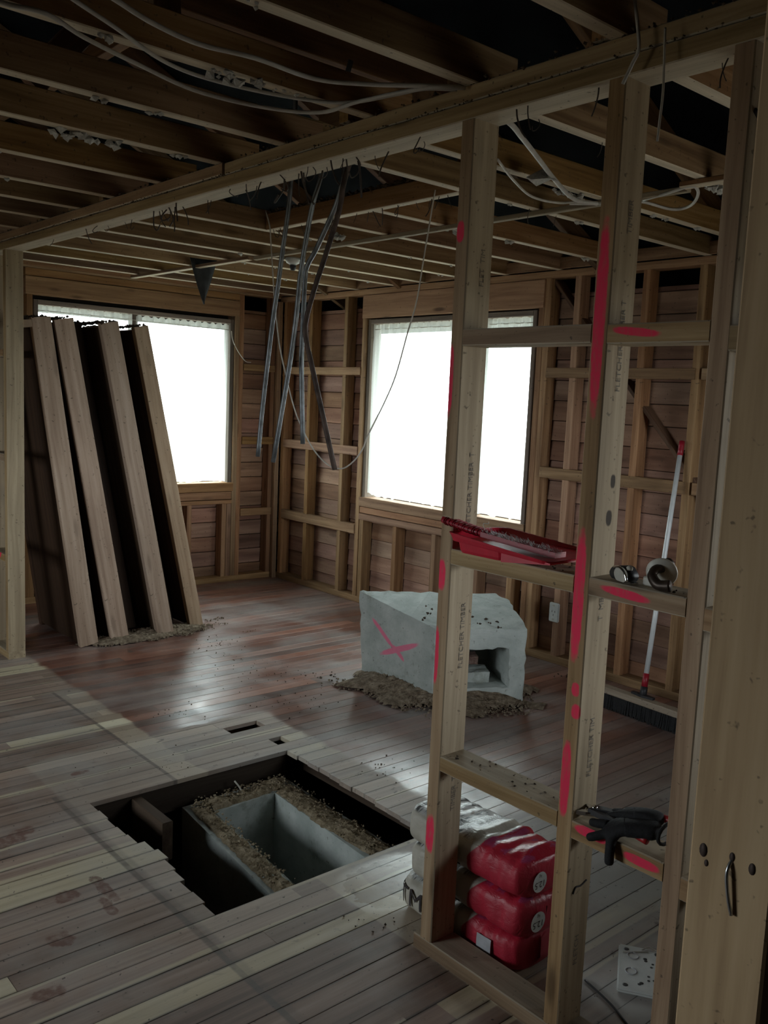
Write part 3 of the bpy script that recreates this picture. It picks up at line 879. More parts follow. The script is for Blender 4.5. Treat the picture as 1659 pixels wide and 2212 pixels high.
for y in (RY0, RY1):
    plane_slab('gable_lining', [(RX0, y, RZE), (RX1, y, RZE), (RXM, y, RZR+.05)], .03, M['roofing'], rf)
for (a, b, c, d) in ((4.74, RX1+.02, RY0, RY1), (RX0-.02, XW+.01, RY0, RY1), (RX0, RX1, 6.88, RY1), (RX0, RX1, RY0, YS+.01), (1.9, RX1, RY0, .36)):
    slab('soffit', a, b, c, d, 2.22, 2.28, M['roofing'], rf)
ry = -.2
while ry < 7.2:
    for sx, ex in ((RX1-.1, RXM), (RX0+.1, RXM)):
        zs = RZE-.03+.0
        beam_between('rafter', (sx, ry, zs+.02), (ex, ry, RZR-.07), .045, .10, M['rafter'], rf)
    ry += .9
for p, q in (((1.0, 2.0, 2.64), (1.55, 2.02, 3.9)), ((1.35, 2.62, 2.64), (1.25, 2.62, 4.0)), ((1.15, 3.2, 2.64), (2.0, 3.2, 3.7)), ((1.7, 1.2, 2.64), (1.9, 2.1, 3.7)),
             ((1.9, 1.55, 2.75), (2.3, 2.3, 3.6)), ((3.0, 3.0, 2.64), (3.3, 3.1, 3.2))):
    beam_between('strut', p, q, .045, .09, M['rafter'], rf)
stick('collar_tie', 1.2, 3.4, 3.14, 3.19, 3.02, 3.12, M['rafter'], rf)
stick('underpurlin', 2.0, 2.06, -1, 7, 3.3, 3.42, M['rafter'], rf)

# ================================================================== THINGS
# ---- concrete block on its heap of sand
def concrete_block():
    Cc, B, G, Hh, A = Vector((3.393, 3.411, .427)), Vector((3.815, 3.112, .431)), Vector((4.066, 3.468, .495)), Vector((4.072, 3.593, .51)), Vector((3.41, 4.088, .507))
    I = Vector((3.623, 3.94, .508))
    def foot(p, z): return Vector((p.x, p.y, z))
    top = [Cc, B, G, Hh, I, A]
    bot = [foot(Cc, .02), foot(B, .02), foot(G, .03), foot(Hh, .04), foot(I, .06), foot(A, .06)]
    A2 = Vector((3.407, 4.03, .012))
    bot[5] = A2
    bm = bmesh.new()
    T = [bm.verts.new(p) for p in top]; Bo = [bm.verts.new(p) for p in bot]
    bm.faces.new(T)
    bm.faces.new(Bo[::-1])
    for i in range(1, 6):
        j = (i+1) % 6; bm.faces.new((Bo[i], Bo[j], T[j], T[i]))
    # front face with the flue opening
    e = (B-Cc); e.z = 0; L = e.length; e.normalize(); nrm = Vector((-e.y, e.x, 0)); nrm = nrm if nrm.dot(Vector((1, 1, 0))) > 0 else -nrm
    o0, o1, za, zb = .11, .425, .095, .315
    def P(s, z, d=0): return Vector((Cc.x, Cc.y, 0))+e*s+Vector((0, 0, z))+nrm*d
    hole = [P(o0, za), P(o1, za+.005), P(o1-.005, zb), P(o0, zb-.005)]
    deep = [P(o0, za+.005, .40), P(o1-.03, za+.005, .40), P(o1-.04, zb-.01, .40), P(o0, zb-.01, .40)]
    hv = [bm.verts.new(p) for p in hole]; dv = [bm.verts.new(p) for p in deep]
    outer = [Bo[0], Bo[1], T[1], T[0]]
    for i in range(4):
        j = (i+1) % 4
        bm.faces.new((outer[i], outer[j], hv[j], hv[i])); bm.faces.new((hv[i], hv[j], dv[j], dv[i]))
    bm.faces.new(dv)
    bmesh.ops.subdivide_edges(bm, edges=bm.edges[:], cuts=9, use_grid_fill=True)
    bmesh.ops.triangulate(bm, faces=bm.faces[:])
    bmesh.ops.recalc_face_normals(bm, faces=bm.faces)
    bm.normal_update()
    for v in bm.verts:
        p = v.co; d = .006*noise.noise(p*11)+.004*noise.noise(p*31)
        sharp = max((lf.angle for lf in [] ), default=0)
        fe = [ed.calc_face_angle(0) for ed in v.link_edges if len(ed.link_faces) == 2]
        if fe and max(fe) > .6: d -= abs(.018*noise.noise(p*13+Vector((5, 0, 0))))
        v.co = p+v.normal*d
    o = bm_done(bm, 'concrete_block', M['concrete'], None)
    return tag(o, 'large broken concrete chimney block with square flue opening and pink paint, on sand', 'concrete block')


blk = concrete_block()
# a ledge of mortar inside the flue
bm = bmesh.new()
lp = [Vector((3.60, 3.33, .10)), Vector((3.735, 3.235, .10))]
vs = box_bm(bm, 0, .20, 0, .16, 0, .06)
bmesh.ops.subdivide_edges(bm, edges=bm.edges[:], cuts=5, use_grid_fill=True)
for v in bm.verts: v.co += Vector((noise.noise(v.co*20), noise.noise(v.co*20+Vector((3, 0, 0))), noise.noise(v.co*20+Vector((0, 7, 0)))))*.012
led = bm_done(bm, 'mortar_ledge', M['concrete'], blk)
led.location = (3.555, 3.40, .098); led.rotation_euler = (0, 0, math.atan2(-.302, .424))
bm = bmesh.new(); vs = box_bm(bm, 0, .16, 0, .10, 0, .045)
bmesh.ops.subdivide_edges(bm, edges=bm.edges[:], cuts=3, use_grid_fill=True)
for v in bm.verts: v.co += Vector((noise.noise(v.co*25), noise.noise(v.co*25+Vector((3, 0, 0))), noise.noise(v.co*25+Vector((0, 7, 0)))))*.008
bb = bm_done(bm, 'brick_remnant', rubble_mat('old_brick', (.13, .075, .06), (.22, .14, .115), (.30, .22, .19)), blk)
bb.location = (3.60, 3.48, .175); bb.rotation_euler = (0, 0, math.atan2(-.302, .424))

heap = mound('sand_pile', 3.60, 3.55, .58, .40, .085, M['sand'], 2.0, None, math.radians(118))
tag(heap, 'heap of brown sandy rubble spread under the concrete block', 'sand', kind='stuff')
rs = random.Random(21)
def scatter(n, cx, cy, rx, ry, smin, smax, z=0.002, fall=1.0):
    out = []
    for _ in range(n):
        a = rs.uniform(0, 6.283); q = rs.random()**fall
        s = rs.uniform(smin, smax)*(.5+.5*rs.random())
        out.append((cx+rx*q*math.cos(a), cy+ry*q*math.sin(a), z+s*.4, s))
    return out
peb = []
for (u, v, n) in ((770, 1482, 140), (830, 1500, 160), (890, 1525, 160), (960, 1545, 120), (1040, 1540, 120), (1110, 1535, 110), (735, 1478, 40)):
    p = at(u, v, 2, 0); peb += scatter(n, p.x, p.y, .12, .10, .004, .015, .004)
for _ in range(1500):
    a = rs.uniform(0, 6.283); q = rs.random()**.5; ca, sa = q*math.cos(a)*.54, q*math.sin(a)*.37; th_ = math.radians(118)
    peb.append((3.60+ca*math.cos(th_)-sa*math.sin(th_), 3.55+ca*math.sin(th_)+sa*math.cos(th_), .08*max(0, 1-q*q)**.8+.004, rs.uniform(.003, .012)))
o = link('sand_lumps', chunk_mesh('sand_lumps', peb, M['sand'], 4))
tag(o, 'lumps of sandy rubble at the edge of the heap by the concrete block', 'rubble', kind='stuff')
# crumbs on top of the block
cr = []
for u, v in ((917, 1293), (930, 1297), (922, 1313), (936, 1318), (928, 1325), (918, 1333), (1000, 1330), (1010, 1334), (1020, 1327), (1035, 1338), (1053, 1330), (1058, 1336), (1075, 1334), (1078, 1343), (1150, 1300), (1065, 1305), (1100, 1318), (913, 1336)):
    q = at(u, v, 2, .47)
    if u < 1110: cr += [(q.x+rs.uniform(-.01, .01), q.y+rs.uniform(-.01, .01), .427+(q.y-3.2)*.095+.01, rs.uniform(.005, .013)) for _ in range(2)]
o = link('block_crumbs', chunk_mesh('block_crumbs', cr, M['crumb'], 9))
tag(o, 'dark crumbs scattered on top of the concrete block', 'crumbs', kind='stuff')
# crumbs over the floor
cr = []
for (u, v, ru, n, sm) in ((690, 1462, 40, 22, .010), (640, 1520, 120, 40, .006), (520, 1440, 140, 50, .005), (470, 1390, 60, 40, .006), (380, 1540, 60, 18, .006), (600, 1450, 90, 20, .006),
                          (830, 1660, 90, 25, .006), (1230, 1460, 30, 22, .012), (300, 1640, 150, 20, .005), (780, 2000, 90, 14, .006), (560, 1600, 90, 18, .005), (1350, 1800, 70, 10, .006)):
    for _ in range(n):
        q = at(u+rs.gauss(0, ru*.5), v+rs.gauss(0, ru*.16), 2, 0)
        if 1.38 < q.x < 2.42 and 2.3 < q.y < 3.36: continue
        if 2.24 < q.x < 2.49 and 3.36 < q.y < 3.76: continue
        cr.append((q.x, q.y, .003, rs.uniform(.002, sm)))
o = link('floor_crumbs', chunk_mesh('floor_crumbs', cr, M['crumb'], 12))
tag(o, 'dark crumbs and grit scattered over the floorboards', 'crumbs', kind='stuff')

# ---- chimney base in the floor hole
cb = root('chimney_base', 'hollow concrete chimney base down inside the floor hole, crumbled mortar along its rim', 'chimney base', (0, 0, 0))


def rough_wall(name, pts, z0, z1, mat, amp=.004, cuts=10):
    bm = bmesh.new(); lo = [bm.verts.new((x, y, z0)) for x, y in pts]; hi = [bm.verts.new((x, y, z1)) for x, y in pts]
    m = len(pts); bm.faces.new(lo[::-1]); bm.faces.new(hi)
    for i in range(m): bm.faces.new((lo[i], lo[(i+1) % m], hi[(i+1) % m], hi[i]))
    bmesh.ops.subdivide_edges(bm, edges=bm.edges[:], cuts=cuts, use_grid_fill=True); bm.normal_update()
    for v in bm.verts: v.co += v.normal*(amp*(noise.noise(v.co*9)+noise.noise(v.co*27)))
    return bm_done(bm, name, mat, cb)


ZC = -.115
rough_wall('side_wall', [(1.812, 3.29), (1.70, 2.20), (1.815, 2.20), (1.90, 3.16), (1.905, 3.29)], -.72, ZC, M['concrete_dark'])
rough_wall('end_wall', [(1.905, 3.295), (1.90, 3.165), (2.215, 3.185), (2.335, 3.20), (2.34, 3.30)], -.72, ZC, M['concrete_dark'])
rough_wall('side_wall', [(2.215, 3.185), (2.155, 2.20), (2.305, 2.20), (2.338, 3.20)], -.72, ZC-.002, M['concrete_dark'])


def topping(pts_in, pts_out, h, seed):
    """crumbled mortar lying along a wall top, between two polylines"""
    n, mrow = 70, 8; vs, fs = [], []
    def lerp(P, t):
        f = t*(len(P)-1); i = min(int(f), len(P)-2); f -= i; return Vector(P[i]).lerp(Vector(P[i+1]), f)
    for i in range(n+1):
        a, b = lerp(pts_in, i/n), lerp(pts_out, i/n)
        for j in range(mrow+1):
            q = a.lerp(b, j/mrow); e = math.sin(math.pi*j/mrow)**.6
            z = ZC+e*(h*(.6+.8*noise.noise((q.x*9, q.y*9, seed)))+.012*noise.noise((q.x*40, q.y*40, seed)))-.004
            vs.append((q.x+.008*noise.noise((q.x*30, q.y*30, 1)), q.y+.008*noise.noise((q.x*30, q.y*30, 5)), z))
    for i in range(n):
        for j in range(mrow):
            q = i*(mrow+1)+j; fs.append((q, q+1, q+mrow+2, q+mrow+1))
    return link('mortar_topping', pymesh('mortar_topping', vs, fs, M['mortar']), None, cb)


topping([(1.83, 3.27), (1.77, 2.75), (1.72, 2.22)], [(1.895, 3.16), (1.865, 2.75), (1.80, 2.22)], .028, 1)
topping([(1.85, 3.285), (2.33, 3.295)], [(1.90, 3.175), (2.27, 3.19)], .035, 2)
topping([(2.22, 3.18), (2.19, 2.8), (2.20, 2.22)], [(2.33, 3.22), (2.32, 2.8), (2.30, 2.22)], .026, 3)
lump = []
for i in range(420):
    t = rs.random(); y = 2.25+t*1.0; lump.append((1.735+t*.09+rs.uniform(0, .085), y, ZC+.014+rs.uniform(-.01, .014), rs.uniform(.002, .009)))
for i in range(380):
    lump.append((rs.uniform(1.86, 2.31), 3.235+rs.uniform(-.045, .05), ZC+.016+rs.uniform(-.01, .014), rs.uniform(.002, .009)))
for i in range(420):
    t = rs.random(); lump.append((2.18+t*.04+rs.uniform(0, .115), 2.25+t*.95, ZC+.012+rs.uniform(-.01, .014), rs.uniform(.002, .008)))
o = link('mortar_crumbs', chunk_mesh('mortar_crumbs', lump, M['mortar'], 5), None, cb); o['kind'] = 'stuff'
tube('tie_wire', [(2.085, 3.25, ZC+.01), (2.075, 3.26, ZC+.035), (2.06, 3.275, ZC+.06)], .004, M['cream'], cb, seg=6)

# ---- leaning panels
LP = [('first tall box panel from the partition leaning over with a small chip across its face', 2.261, 5.442, 8.5, .117, 0),
      ('second tall box panel from the partition with a long crack in its face', 2.471, 5.439, 10.5, .117, 0),
      ('third light faced tall panel, between two set back darker ones', 2.785, 5.42, 11.5, .117, 0),
      ('last tall light faced panel, in front of the bright curtain', 3.073, 5.50, 12.3, .100, 0),
      ('narrow panel coloured dark for shade, set back between the second and third light panels', 2.690, 5.70, 11.0, .072, 1),
      ('narrow panel coloured dark for shade, set back just before the last light panel', 2.975, 5.72, 11.9, .080, 1)]
for i, (lab, x, y, th, T, back) in enumerate(LP):
    th = math.radians(th); Hh = 2.035/math.cos(th); Dp = .72 if not back else .5
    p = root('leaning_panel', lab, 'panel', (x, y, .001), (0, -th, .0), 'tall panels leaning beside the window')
    fm = M['panel_face'] if not back else M['panel_side']  # set-back fronts take the dark sheet colour to imitate their shade
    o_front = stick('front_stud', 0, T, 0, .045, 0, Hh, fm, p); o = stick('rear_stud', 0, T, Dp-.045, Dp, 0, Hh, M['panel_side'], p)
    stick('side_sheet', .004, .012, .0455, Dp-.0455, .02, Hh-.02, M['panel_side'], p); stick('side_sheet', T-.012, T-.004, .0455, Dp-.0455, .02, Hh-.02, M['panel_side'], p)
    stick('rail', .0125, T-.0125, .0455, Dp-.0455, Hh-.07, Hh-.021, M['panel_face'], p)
    top = [(rs.uniform(.0, T), rs.uniform(.0, Dp), Hh-.001+rs.uniform(0, .012), rs.uniform(.006, .018)) for _ in range(150)]
    o = link('dust_heap', chunk_mesh('dust_heap', top, M['crumb'], i), None, p); o['kind'] = 'stuff'
    fst = o_front
    def under(c):
        c.parent = fst; c.matrix_parent_inverse = fst.matrix_local.inverted(); return c
    if i == 0:
        under(stick('chip_patch', .004, .112, -.004, .001, 1.265, 1.29, M['dust_top'], p))
        stick('top_board', -.10, .0, .0, .10, Hh-.055, Hh-.01, M['panel_face'], p)
    if i == 1:
        under(tube('crack', [(.087, -.0005, 1.98), (.083, -.0005, 1.85), (.088, -.0005, 1.7), (.094, -.0005, 1.55)], .0018, M['crumb'], p, seg=4))
    for kk in range(7):
        if back: break
        zz = rs.uniform(.1, Hh-.1); o = link('nail', nail_me, None, p, (rs.choice((.012, T-.008)), -.001, zz)); o.rotation_euler = (math.pi/2*.85, 0, rs.uniform(-.3, .3)); o.scale = (.45, .45, .3); under(o)
hm = mound('rubble_strip', 2.75, 5.50, .52, .13, .045, M['sand'], 6.0, None, math.radians(4), 40)
tag(hm, 'strip of sandy rubble along the feet of the leaning panels', 'rubble', kind='stuff')
peb = []
for u, v, n in ((235, 1395, 60), (300, 1385, 80), (340, 1382, 60), (400, 1372, 80), (440, 1362, 50), (462, 1340, 30), (470, 1350, 20), (540, 1366, 8)):
    q = at(u, v, 2, 0); peb += scatter(n, q.x, q.y, .09, .045, .004, .014, .006)
for _ in range(700):
    a = rs.uniform(0, 6.283); q = rs.random()**.5
    peb.append((2.75+.50*q*math.cos(a), 5.50+.115*q*math.sin(a), .042*max(0, 1-q*q)**.8+.003, rs.uniform(.003, .010)))
o = link('rubble_lumps', chunk_mesh('rubble_lumps', peb, M['sand'], 8))
tag(o, 'small lumps of rubble scattered at the feet of the leaning panels', 'rubble', kind='stuff')

# ---- cement bags
BA, BB, BC = .250, .115, .064


def bag_half(x, z):
    """half width of the bag at (x along, z up)"""
    fx = max(0, 1-abs(x/BA)**5)**.30; fz = max(0, 1-abs(z/BC)**3.2)**.42
    return BB*fx*fz


def bag(label, loc, rz, seed, sink, kind):
    p = root('mortar_bag', label, 'bag', loc, (0, 0, rz), 'stack of red and white mortar bags')
    nu, nv = 56, 40; vs, fs = [], []
    for i in range(nu+1):
        u = -1+2*i/nu; x = BA*math.copysign(abs(u)**.75, u)
        end = max(0, 1-abs(x/BA)**14)**.36
        for j in range(nv):
            a = 2*math.pi*j/nv; ca, sa = math.cos(a), math.sin(a)
            y = BB*end*math.copysign(abs(ca)**.55, ca); z = BC*(.55+.45*end)*math.copysign(abs(sa)**.60, sa)
            q = Vector((x, y, z))
            z += .010*noise.noise(q*9+Vector((seed, 0, 0)))*(1 if z > 0 else .25)
            cre = (.0045+.004*(x > .02))*noise.noise(Vector((x*38, y*10, z*14+seed)))+.0035*noise.noise(Vector((x*15, y*45, seed)))
            y += cre*ca; z += cre*max(sa, 0)*1.2
            z = max(z, -BC*.96)
            vs.append((x, y, z))
    for i in range(nu):
        for j in range(nv):
            j2 = (j+1) % nv; fs.append((i*nv+j, i*nv+j2, (i+1)*nv+j2, (i+1)*nv+j))
    fs += [tuple(range(nv-1, -1, -1)), tuple(nu*nv+j for j in range(nv))]
    sack = link('sack', pymesh('sack', vs, fs, M['bag'], True), None, p)
    def side(ax, az):
        """point on the long side that faces the partition (local -Y side)"""
        ex = max(0, 1-abs(ax/BA)**14)**.36; s = min(.97, abs(az)/(BC*(.55+.45*ex))); s = s**(1/.60)
        return Vector((ax, -(BB*ex*(max(0, 1-s*s)**.5)**.55+.0062), az))
    if kind == 'upside':
        text('lettering', 'TM', .078, M['ink'], sack, lambda a, b: side(-.042-a, -b-.004), 1)
    elif kind == 'upright':
        text('lettering', 'TM', .085, M['ink'], sack, lambda a, b: side(-.185+a, b-.002), 1)
    # end face: pale band, white disc and weight
    def endp(yy, zz): return (BA-.006+.007*max(0, 1-(yy/BB)**2)*0+.004+.004, yy, zz)
    if kind == 'upside':
        d = [endp(-.038+.031*math.cos(t*.2618), .031*math.sin(t*.2618)-.008) for t in range(24)]
        link('weight_disc', pymesh('weight_disc', [endp(-.038, -.008)]+d, [(0, 1+t, 1+(t+1) % 24) for t in range(24)], M['white_plastic']), None, sack)
        text('lettering', '12.5', .028, M['ink'], sack, lambda a, b: (BA+.0030, -.038-a, -b-.014))
        text('lettering', 'kg', .014, M['ink'], sack, lambda a, b: (BA+.0030, -.038-a, -b+.010))
        for s_ in (-1, 1):
            pass
    else:
        pass
    if kind == 'upright':
        vv = [side(.105+.055*i/6, -.035+.06*j/6)-Vector((0, .0025, 0)) for j in range(7) for i in range(7)]
        link('grey_label', pymesh('grey_label', vv, [(j*7+i, j*7+i+1, j*7+i+8, j*7+i+7) for j in range(6) for i in range(6)], M['grey_label']), None, sack)
    return p


RB = -math.pi/2     # local +X (red end) points to -Y, local -Y faces the partition
bag('bottom red and white bag of the stack, black letters on its white end', (2.035, 1.79, .058), RB+.03, 2.2, 0, 'upright')
bag('middle red and white bag of the stack, upside-down lettering, dull top hidden', (2.04, 1.772, .172), RB-.02, 5.1, 0, 'upside')
bag('top red and white bag of the stack, glossy printed top with creased red end', (2.035, 1.778, .292), RB+.01, 8.4, 0, 'upside')

# ---- rods hanging in the chimney opening
RODS = [('leftmost straight grey rod of the four hanging under the chimney opening', 'steel', 2.3, [(641, 90), (637, 250), (628, 397), (622, 460), (612, 529), (600, 619), (588, 699), (567, 879), (557, 986)]),
        ('long grey rod second from the left of the four hanging ones, slightly bent', 'steel', 2.3, [(758, 130), (720, 280), (693, 379), (674, 448), (659, 529), (648, 601), (638, 699), (620, 821), (590, 998)]),
        ('grey rod kinked inward then straight down, third of the four hanging ones', 'steel', 2.36, [(765, 290), (739, 393), (726, 442), (685, 534), (665, 571), (659, 600), (654, 699), (651, 788), (654, 959)]),
        ('dark rusty rod bent outward at mid height, its tip lowest of the four', 'rust', 2.24, [(778, 280), (744, 390), (733, 453), (703, 552), (683, 612), (663, 683), (660, 725), (674, 792), (723, 1014)])]
for lab, mt, x, px in RODS:
    o = tube('hanging_rod', [at(u, v, 0, x) for u, v in px], .0105, M[mt], seg=8, n=4)
    tag(o, lab, 'rod', 'rods hanging from the chimney opening')
stick('collar_tie', 2.2, 2.42, 2.5, 3.0, 2.66, 2.76, M['rafter'], rf)

# ---- cables
def cable(name, label, pts, r, mat, cat='cable'):
    return tag(tube(name, pts, r, mat, seg=7, n=6), label, cat)


zc = 2.478
cable('ceiling_cable', 'white cable looping lowest under the joists, from the corner to the top plate', [(.60, 2.16, 2.485)]+[at(u, v, 2, zc) for u, v in ((0, 5), (100, 30), (180, 80), (300, 140), (420, 195), (560, 230), (690, 243), (780, 218), (920, 190))]+[(1.80, 1.80, 2.485)], .0056, M['cable'])
cable('ceiling_cable.001', 'middle of three white cables sagging below the joists', [at(u, v, 2, zc+.01) for u, v in ((60, -70), (160, 0), (250, 60), (350, 130), (450, 170), (600, 205), (740, 222), (850, 205), (915, 192))]+[(1.80, 1.83, 2.488)], .0052, M['cable'])
cable('ceiling_cable.002', 'upper white cable running nearly straight across under the joists', [at(u, v, 2, zc+.005) for u, v in ((170, -50), (250, 0), (330, 50), (430, 95), (550, 125), (680, 170), (800, 182), (920, 185))]+[(1.80, 1.82, 2.492)], .006, M['cable'])
cable('drop_cable', 'white cable hanging in front of the top plate beside the second stud', [at(u, v, 0, 1.775) for u, v in ((1368, -60), (1372, 0), (1378, 60), (1380, 105), (1365, 140), (1345, 182))], .0042, M['cable'])
cable('drop_wire', 'thin cream wire hanging from the top plate between two studs', [at(u, v, 0, 1.775) for u, v in ((1437, 60), (1435, 120), (1432, 200), (1425, 260), (1420, 305))], .0028, M['wire'], 'wire')
cable('twisted_cable', 'pair of old cables dropping diagonally from plate to a joist behind the studs', [(2.0, 1.90, 2.488)]+[at(u, v, 2, 2.474) for u, v in ((1100, 265), (1130, 300), (1165, 345), (1200, 390), (1240, 430), (1290, 440))], .0085, M['cable'])
cable('loop_cable', 'white cable curling in a loop below the joists right of the second stud', [at(u, v, 2, 2.482) for u, v in ((1230, 440), (1300, 440), (1380, 435), (1450, 452), (1490, 445), (1508, 420), (1495, 402), (1440, 418), (1390, 432))], .0062, M['cable'])
cable('thin_ceiling_wire', 'thin white wire strung below the joists behind the second stud', [at(u, v, 2, 2.484) for u, v in ((1075, 345), (1110, 390), (1150, 425), (1210, 438), (1262, 432))], .005, M['wire'], 'wire')
cable('sagging_wire', 'long thin cream wire sagging in a deep loop in front of the windows', [at(u, v, 0, 2.66) for u, v in ((940, 410), (925, 500), (915, 560), (900, 650), (880, 720), (855, 810), (830, 870), (795, 940), (783, 970), (765, 995), (740, 1012), (710, 1005), (680, 975), (655, 930), (635, 880), (615, 800), (603, 740), (594, 660), (590, 600), (585, 520), (583, 490), (574, 455))], .0034, M['wire'], 'wire')
cable('window_lead', 'short white lead curling off the frame of the window by the room corner', [at(u, v, 1, 6.72) for u, v in ((500, 715), (503, 735), (515, 760), (530, 780), (542, 783))], .0035, M['wire'], 'wire')
cable('floor_wire', 'thin black wire lying on the floor right of the second stud', [(2.09, 1.41, .004), (2.06, 1.30, .004), (2.02, 1.21, .004), (1.99, 1.13, .004)], .0032, M['black_wire'], 'wire')

# ---- torn black paper
pts = [at(410, 556, 1, 5.62), at(467, 563, 1, 5.62), at(440, 657, 1, 5.62)]
n, vs, fs = 10, [], []
for i in range(n+1):
    t = i/n; a = pts[0].lerp(pts[2], t); b = pts[1].lerp(pts[2], t)
    for j in range(5):
        q = a.lerp(b, j/4); vs.append((q.x, q.y+.012*math.sin(3*t+j), q.z))
for i in range(n):
    for j in range(4): fs.append((i*5+j, i*5+j+1, i*5+j+6, i*5+j+5))
o = link('torn_paper', pymesh('torn_paper', vs, fs, M['black_paper'], True)); sm = o.modifiers.new('s', 'SOLIDIFY'); sm.thickness = .003
tag(o, 'black triangular flap of building paper hanging from the joists above the left window', 'building paper')
q = at(1172, 378, 2, 2.478)
vs = [(q.x+.06*math.cos(a*1.05+.3)*(1+.4*noise.noise((a, 2, 1))), q.y+.045*math.sin(a*1.05), q.z-.030*abs(math.sin(a*1.4))) for a in range(6)]
o = link('paper_scrap', pymesh('paper_scrap', [(q.x, q.y, q.z+.022)]+vs, [(0, 1+a, 1+(a+1) % 6) for a in range(6)], M['plaster'])); o.modifiers.new('s', 'SOLIDIFY').thickness = .004
tag(o, 'pale torn scrap of paper hanging under the joists right of the second stud', 'paper')
# ---- ceiling light fitting remnant and pull cords
lf = root('lamp_holder', 'old white lamp holder stub under the joists beside the hanging rods', 'lamp holder', tuple(at(633, 568, 2, 2.47)))
lathe('rose', [(.045, .03), (.05, .02), (.042, .0), (.02, -.012)], M['white_plastic'], lf)
lathe('socket_stub', [(.018, -.008), (.02, -.03), (.014, -.045)], M['black_plastic'], lf)

# ---- dustpan and brush on the middle nog
dp = root('dustpan', 'red plastic dustpan on the nog between the first two studs', 'dustpan', (1.868, 1.555, 1.2405))
# plan outline follows -Y as "forward"; local coords: x across, y along (+Y = handle end)
def pan_loop(sc_x, yb, yf, zb, zf, zl):
    return [(-sc_x, yb, zb), (sc_x, yb, zb), (sc_x*1.02, yf, zf), (-sc_x*1.02, yf, zf)]
def shell(loops, close_bottom=True):
    vs, fs = [], []
    for L in loops: vs += L
    m = len(loops[0])
    for i in range(len(loops)-1):
        for k in range(m): fs.append((i*m+k, i*m+(k+1) % m, (i+1)*m+(k+1) % m, (i+1)*m+k))
    return vs, fs
def rrect(hx, y0, y1, z, r=.02, zf=None, tip=0.):
    """rounded rectangle loop; zf = height at the front (y0) end"""
    out = []
    for cx_, cy_, a0 in ((hx-r, y1-r, 0), (-hx+r, y1-r, 90), (-hx+r, y0+r, 180), (hx-r, y0+r, 270)):
        for q in range(5):
            a = math.radians(a0+q*22.5); x, y = cx_+r*math.cos(a), cy_+r*math.sin(a)
            t = (y1-y)/(y1-y0)
            out.append((x, y, z if zf is None else z+(zf-z)*max(0, (t-.45)/.55)))
    return out
loops = [rrect(.093, -.005, .15, .002, .02), rrect(.097, -.010, .155, .010, .022), rrect(.102, -.012, .158, .032, .024),
         rrect(.112, -.170, .172, .034, .026, .020), rrect(.116, -.172, .178, .046, .03, .026), rrect(.118, -.174, .185, .056, .03, .028),
         rrect(.112, -.170, .178, .055, .03, .026), rrect(.098, -.168, .160, .036, .026, .020)]
# lower tray + sloping scoop
vs, fs = shell(loops); m = len(loops[0])
fs.append(tuple(range(m-1, -1, -1))); fs.append(tuple(len(vs)-m+k for k in range(m)))
link('pan', pymesh('pan', vs, fs, M['red_plastic'], False), None, dp)
vs = [(-.106, -.168, .022), (.106, -.168, .022), (.10, -.185, .021), (-.10, -.185, .021), (-.098, -.015, .001), (.098, -.015, .001)]
link('scoop_ramp', pymesh('scoop_ramp', [(-.104, -.012, .002), (.104, -.012, .002), (.108, -.176, .021), (-.108, -.176, .021), (-.104, -.012, .034), (.104, -.012, .034), (.108, -.176, .025), (-.108, -.176, .025)],
     [(0, 3, 2, 1), (4, 5, 6, 7), (0, 1, 5, 4), (2, 3, 7, 6), (1, 2, 6, 5), (3, 0, 4, 7)], M['red_plastic']), None, dp)
tube('handle_socket', [(-.03, .176, .045), (-.03, .205, .046)], .017, M['red_plastic'], dp, seg=12, n=2)
br = root('hand_brush', 'dark red hand brush with pale bristles lying on the red dustpan', 'brush', (1.868, 1.555, 1.2405))
hp = [(-.055, .255, .078), (-.055, .20, .072), (-.055, .14, .064), (-.055, .085, .059)]
path = smooth_path(hp, 8); vs, fs = [], []
for i, q in enumerate(path):
    t = i/(len(path)-1); wx = .017+.004*math.sin(math.pi*t) if t < .9 else .02; hz = .011
    for k in range(10):
        a = 2*math.pi*k/10; vs.append((q.x+wx*math.cos(a)*(.55 if i in (0,) else 1), q.y, q.z+hz*math.sin(a)))
for i in range(len(path)-1):
    for k in range(10): fs.append((i*10+k, i*10+(k+1) % 10, (i+1)*10+(k+1) % 10, (i+1)*10+k))
fs += [tuple(range(9, -1, -1)), tuple((len(path)-1)*10+k for k in range(10))]
bh_ = link('handle', pymesh('handle', vs, fs, M['dark_red'], True), None, br)
for i in range(13):
    t = i/12; q = path[int(3+t*(len(path)-5))]
    ring = [(q.x+.0205*math.cos(a), q.y, q.z+.0118*math.sin(a)) for a in [2*math.pi*j/14 for j in range(15)]]
    tube('grip_rib', ring, .0016, M['dark_red'], bh_, seg=5, sm=False)
stick('hang_hole', -.0625, -.0475, .218, .248, .0878, .0882+.0006, M['cream'], bh_)
bh = [(-.055, .09, .060), (-.045, -.03, .048), (-.035, -.15, .038)]
vs, fs = [], []
for (x, y, z) in bh:
    vs += [(x-.022, y, z-.008), (x+.022, y, z-.008), (x+.022, y, z+.006), (x-.022, y, z+.006)]
for i in range(2):
    for k in range(4): fs.append((i*4+k, i*4+(k+1) % 4, (i+1)*4+(k+1) % 4, (i+1)*4+k))
fs += [(3, 2, 1, 0), (8, 9, 10, 11)]
link('head', pymesh('head', vs, fs, M['dark_red']), None, br)
vs, fs = [], []
rb = random.Random(2)
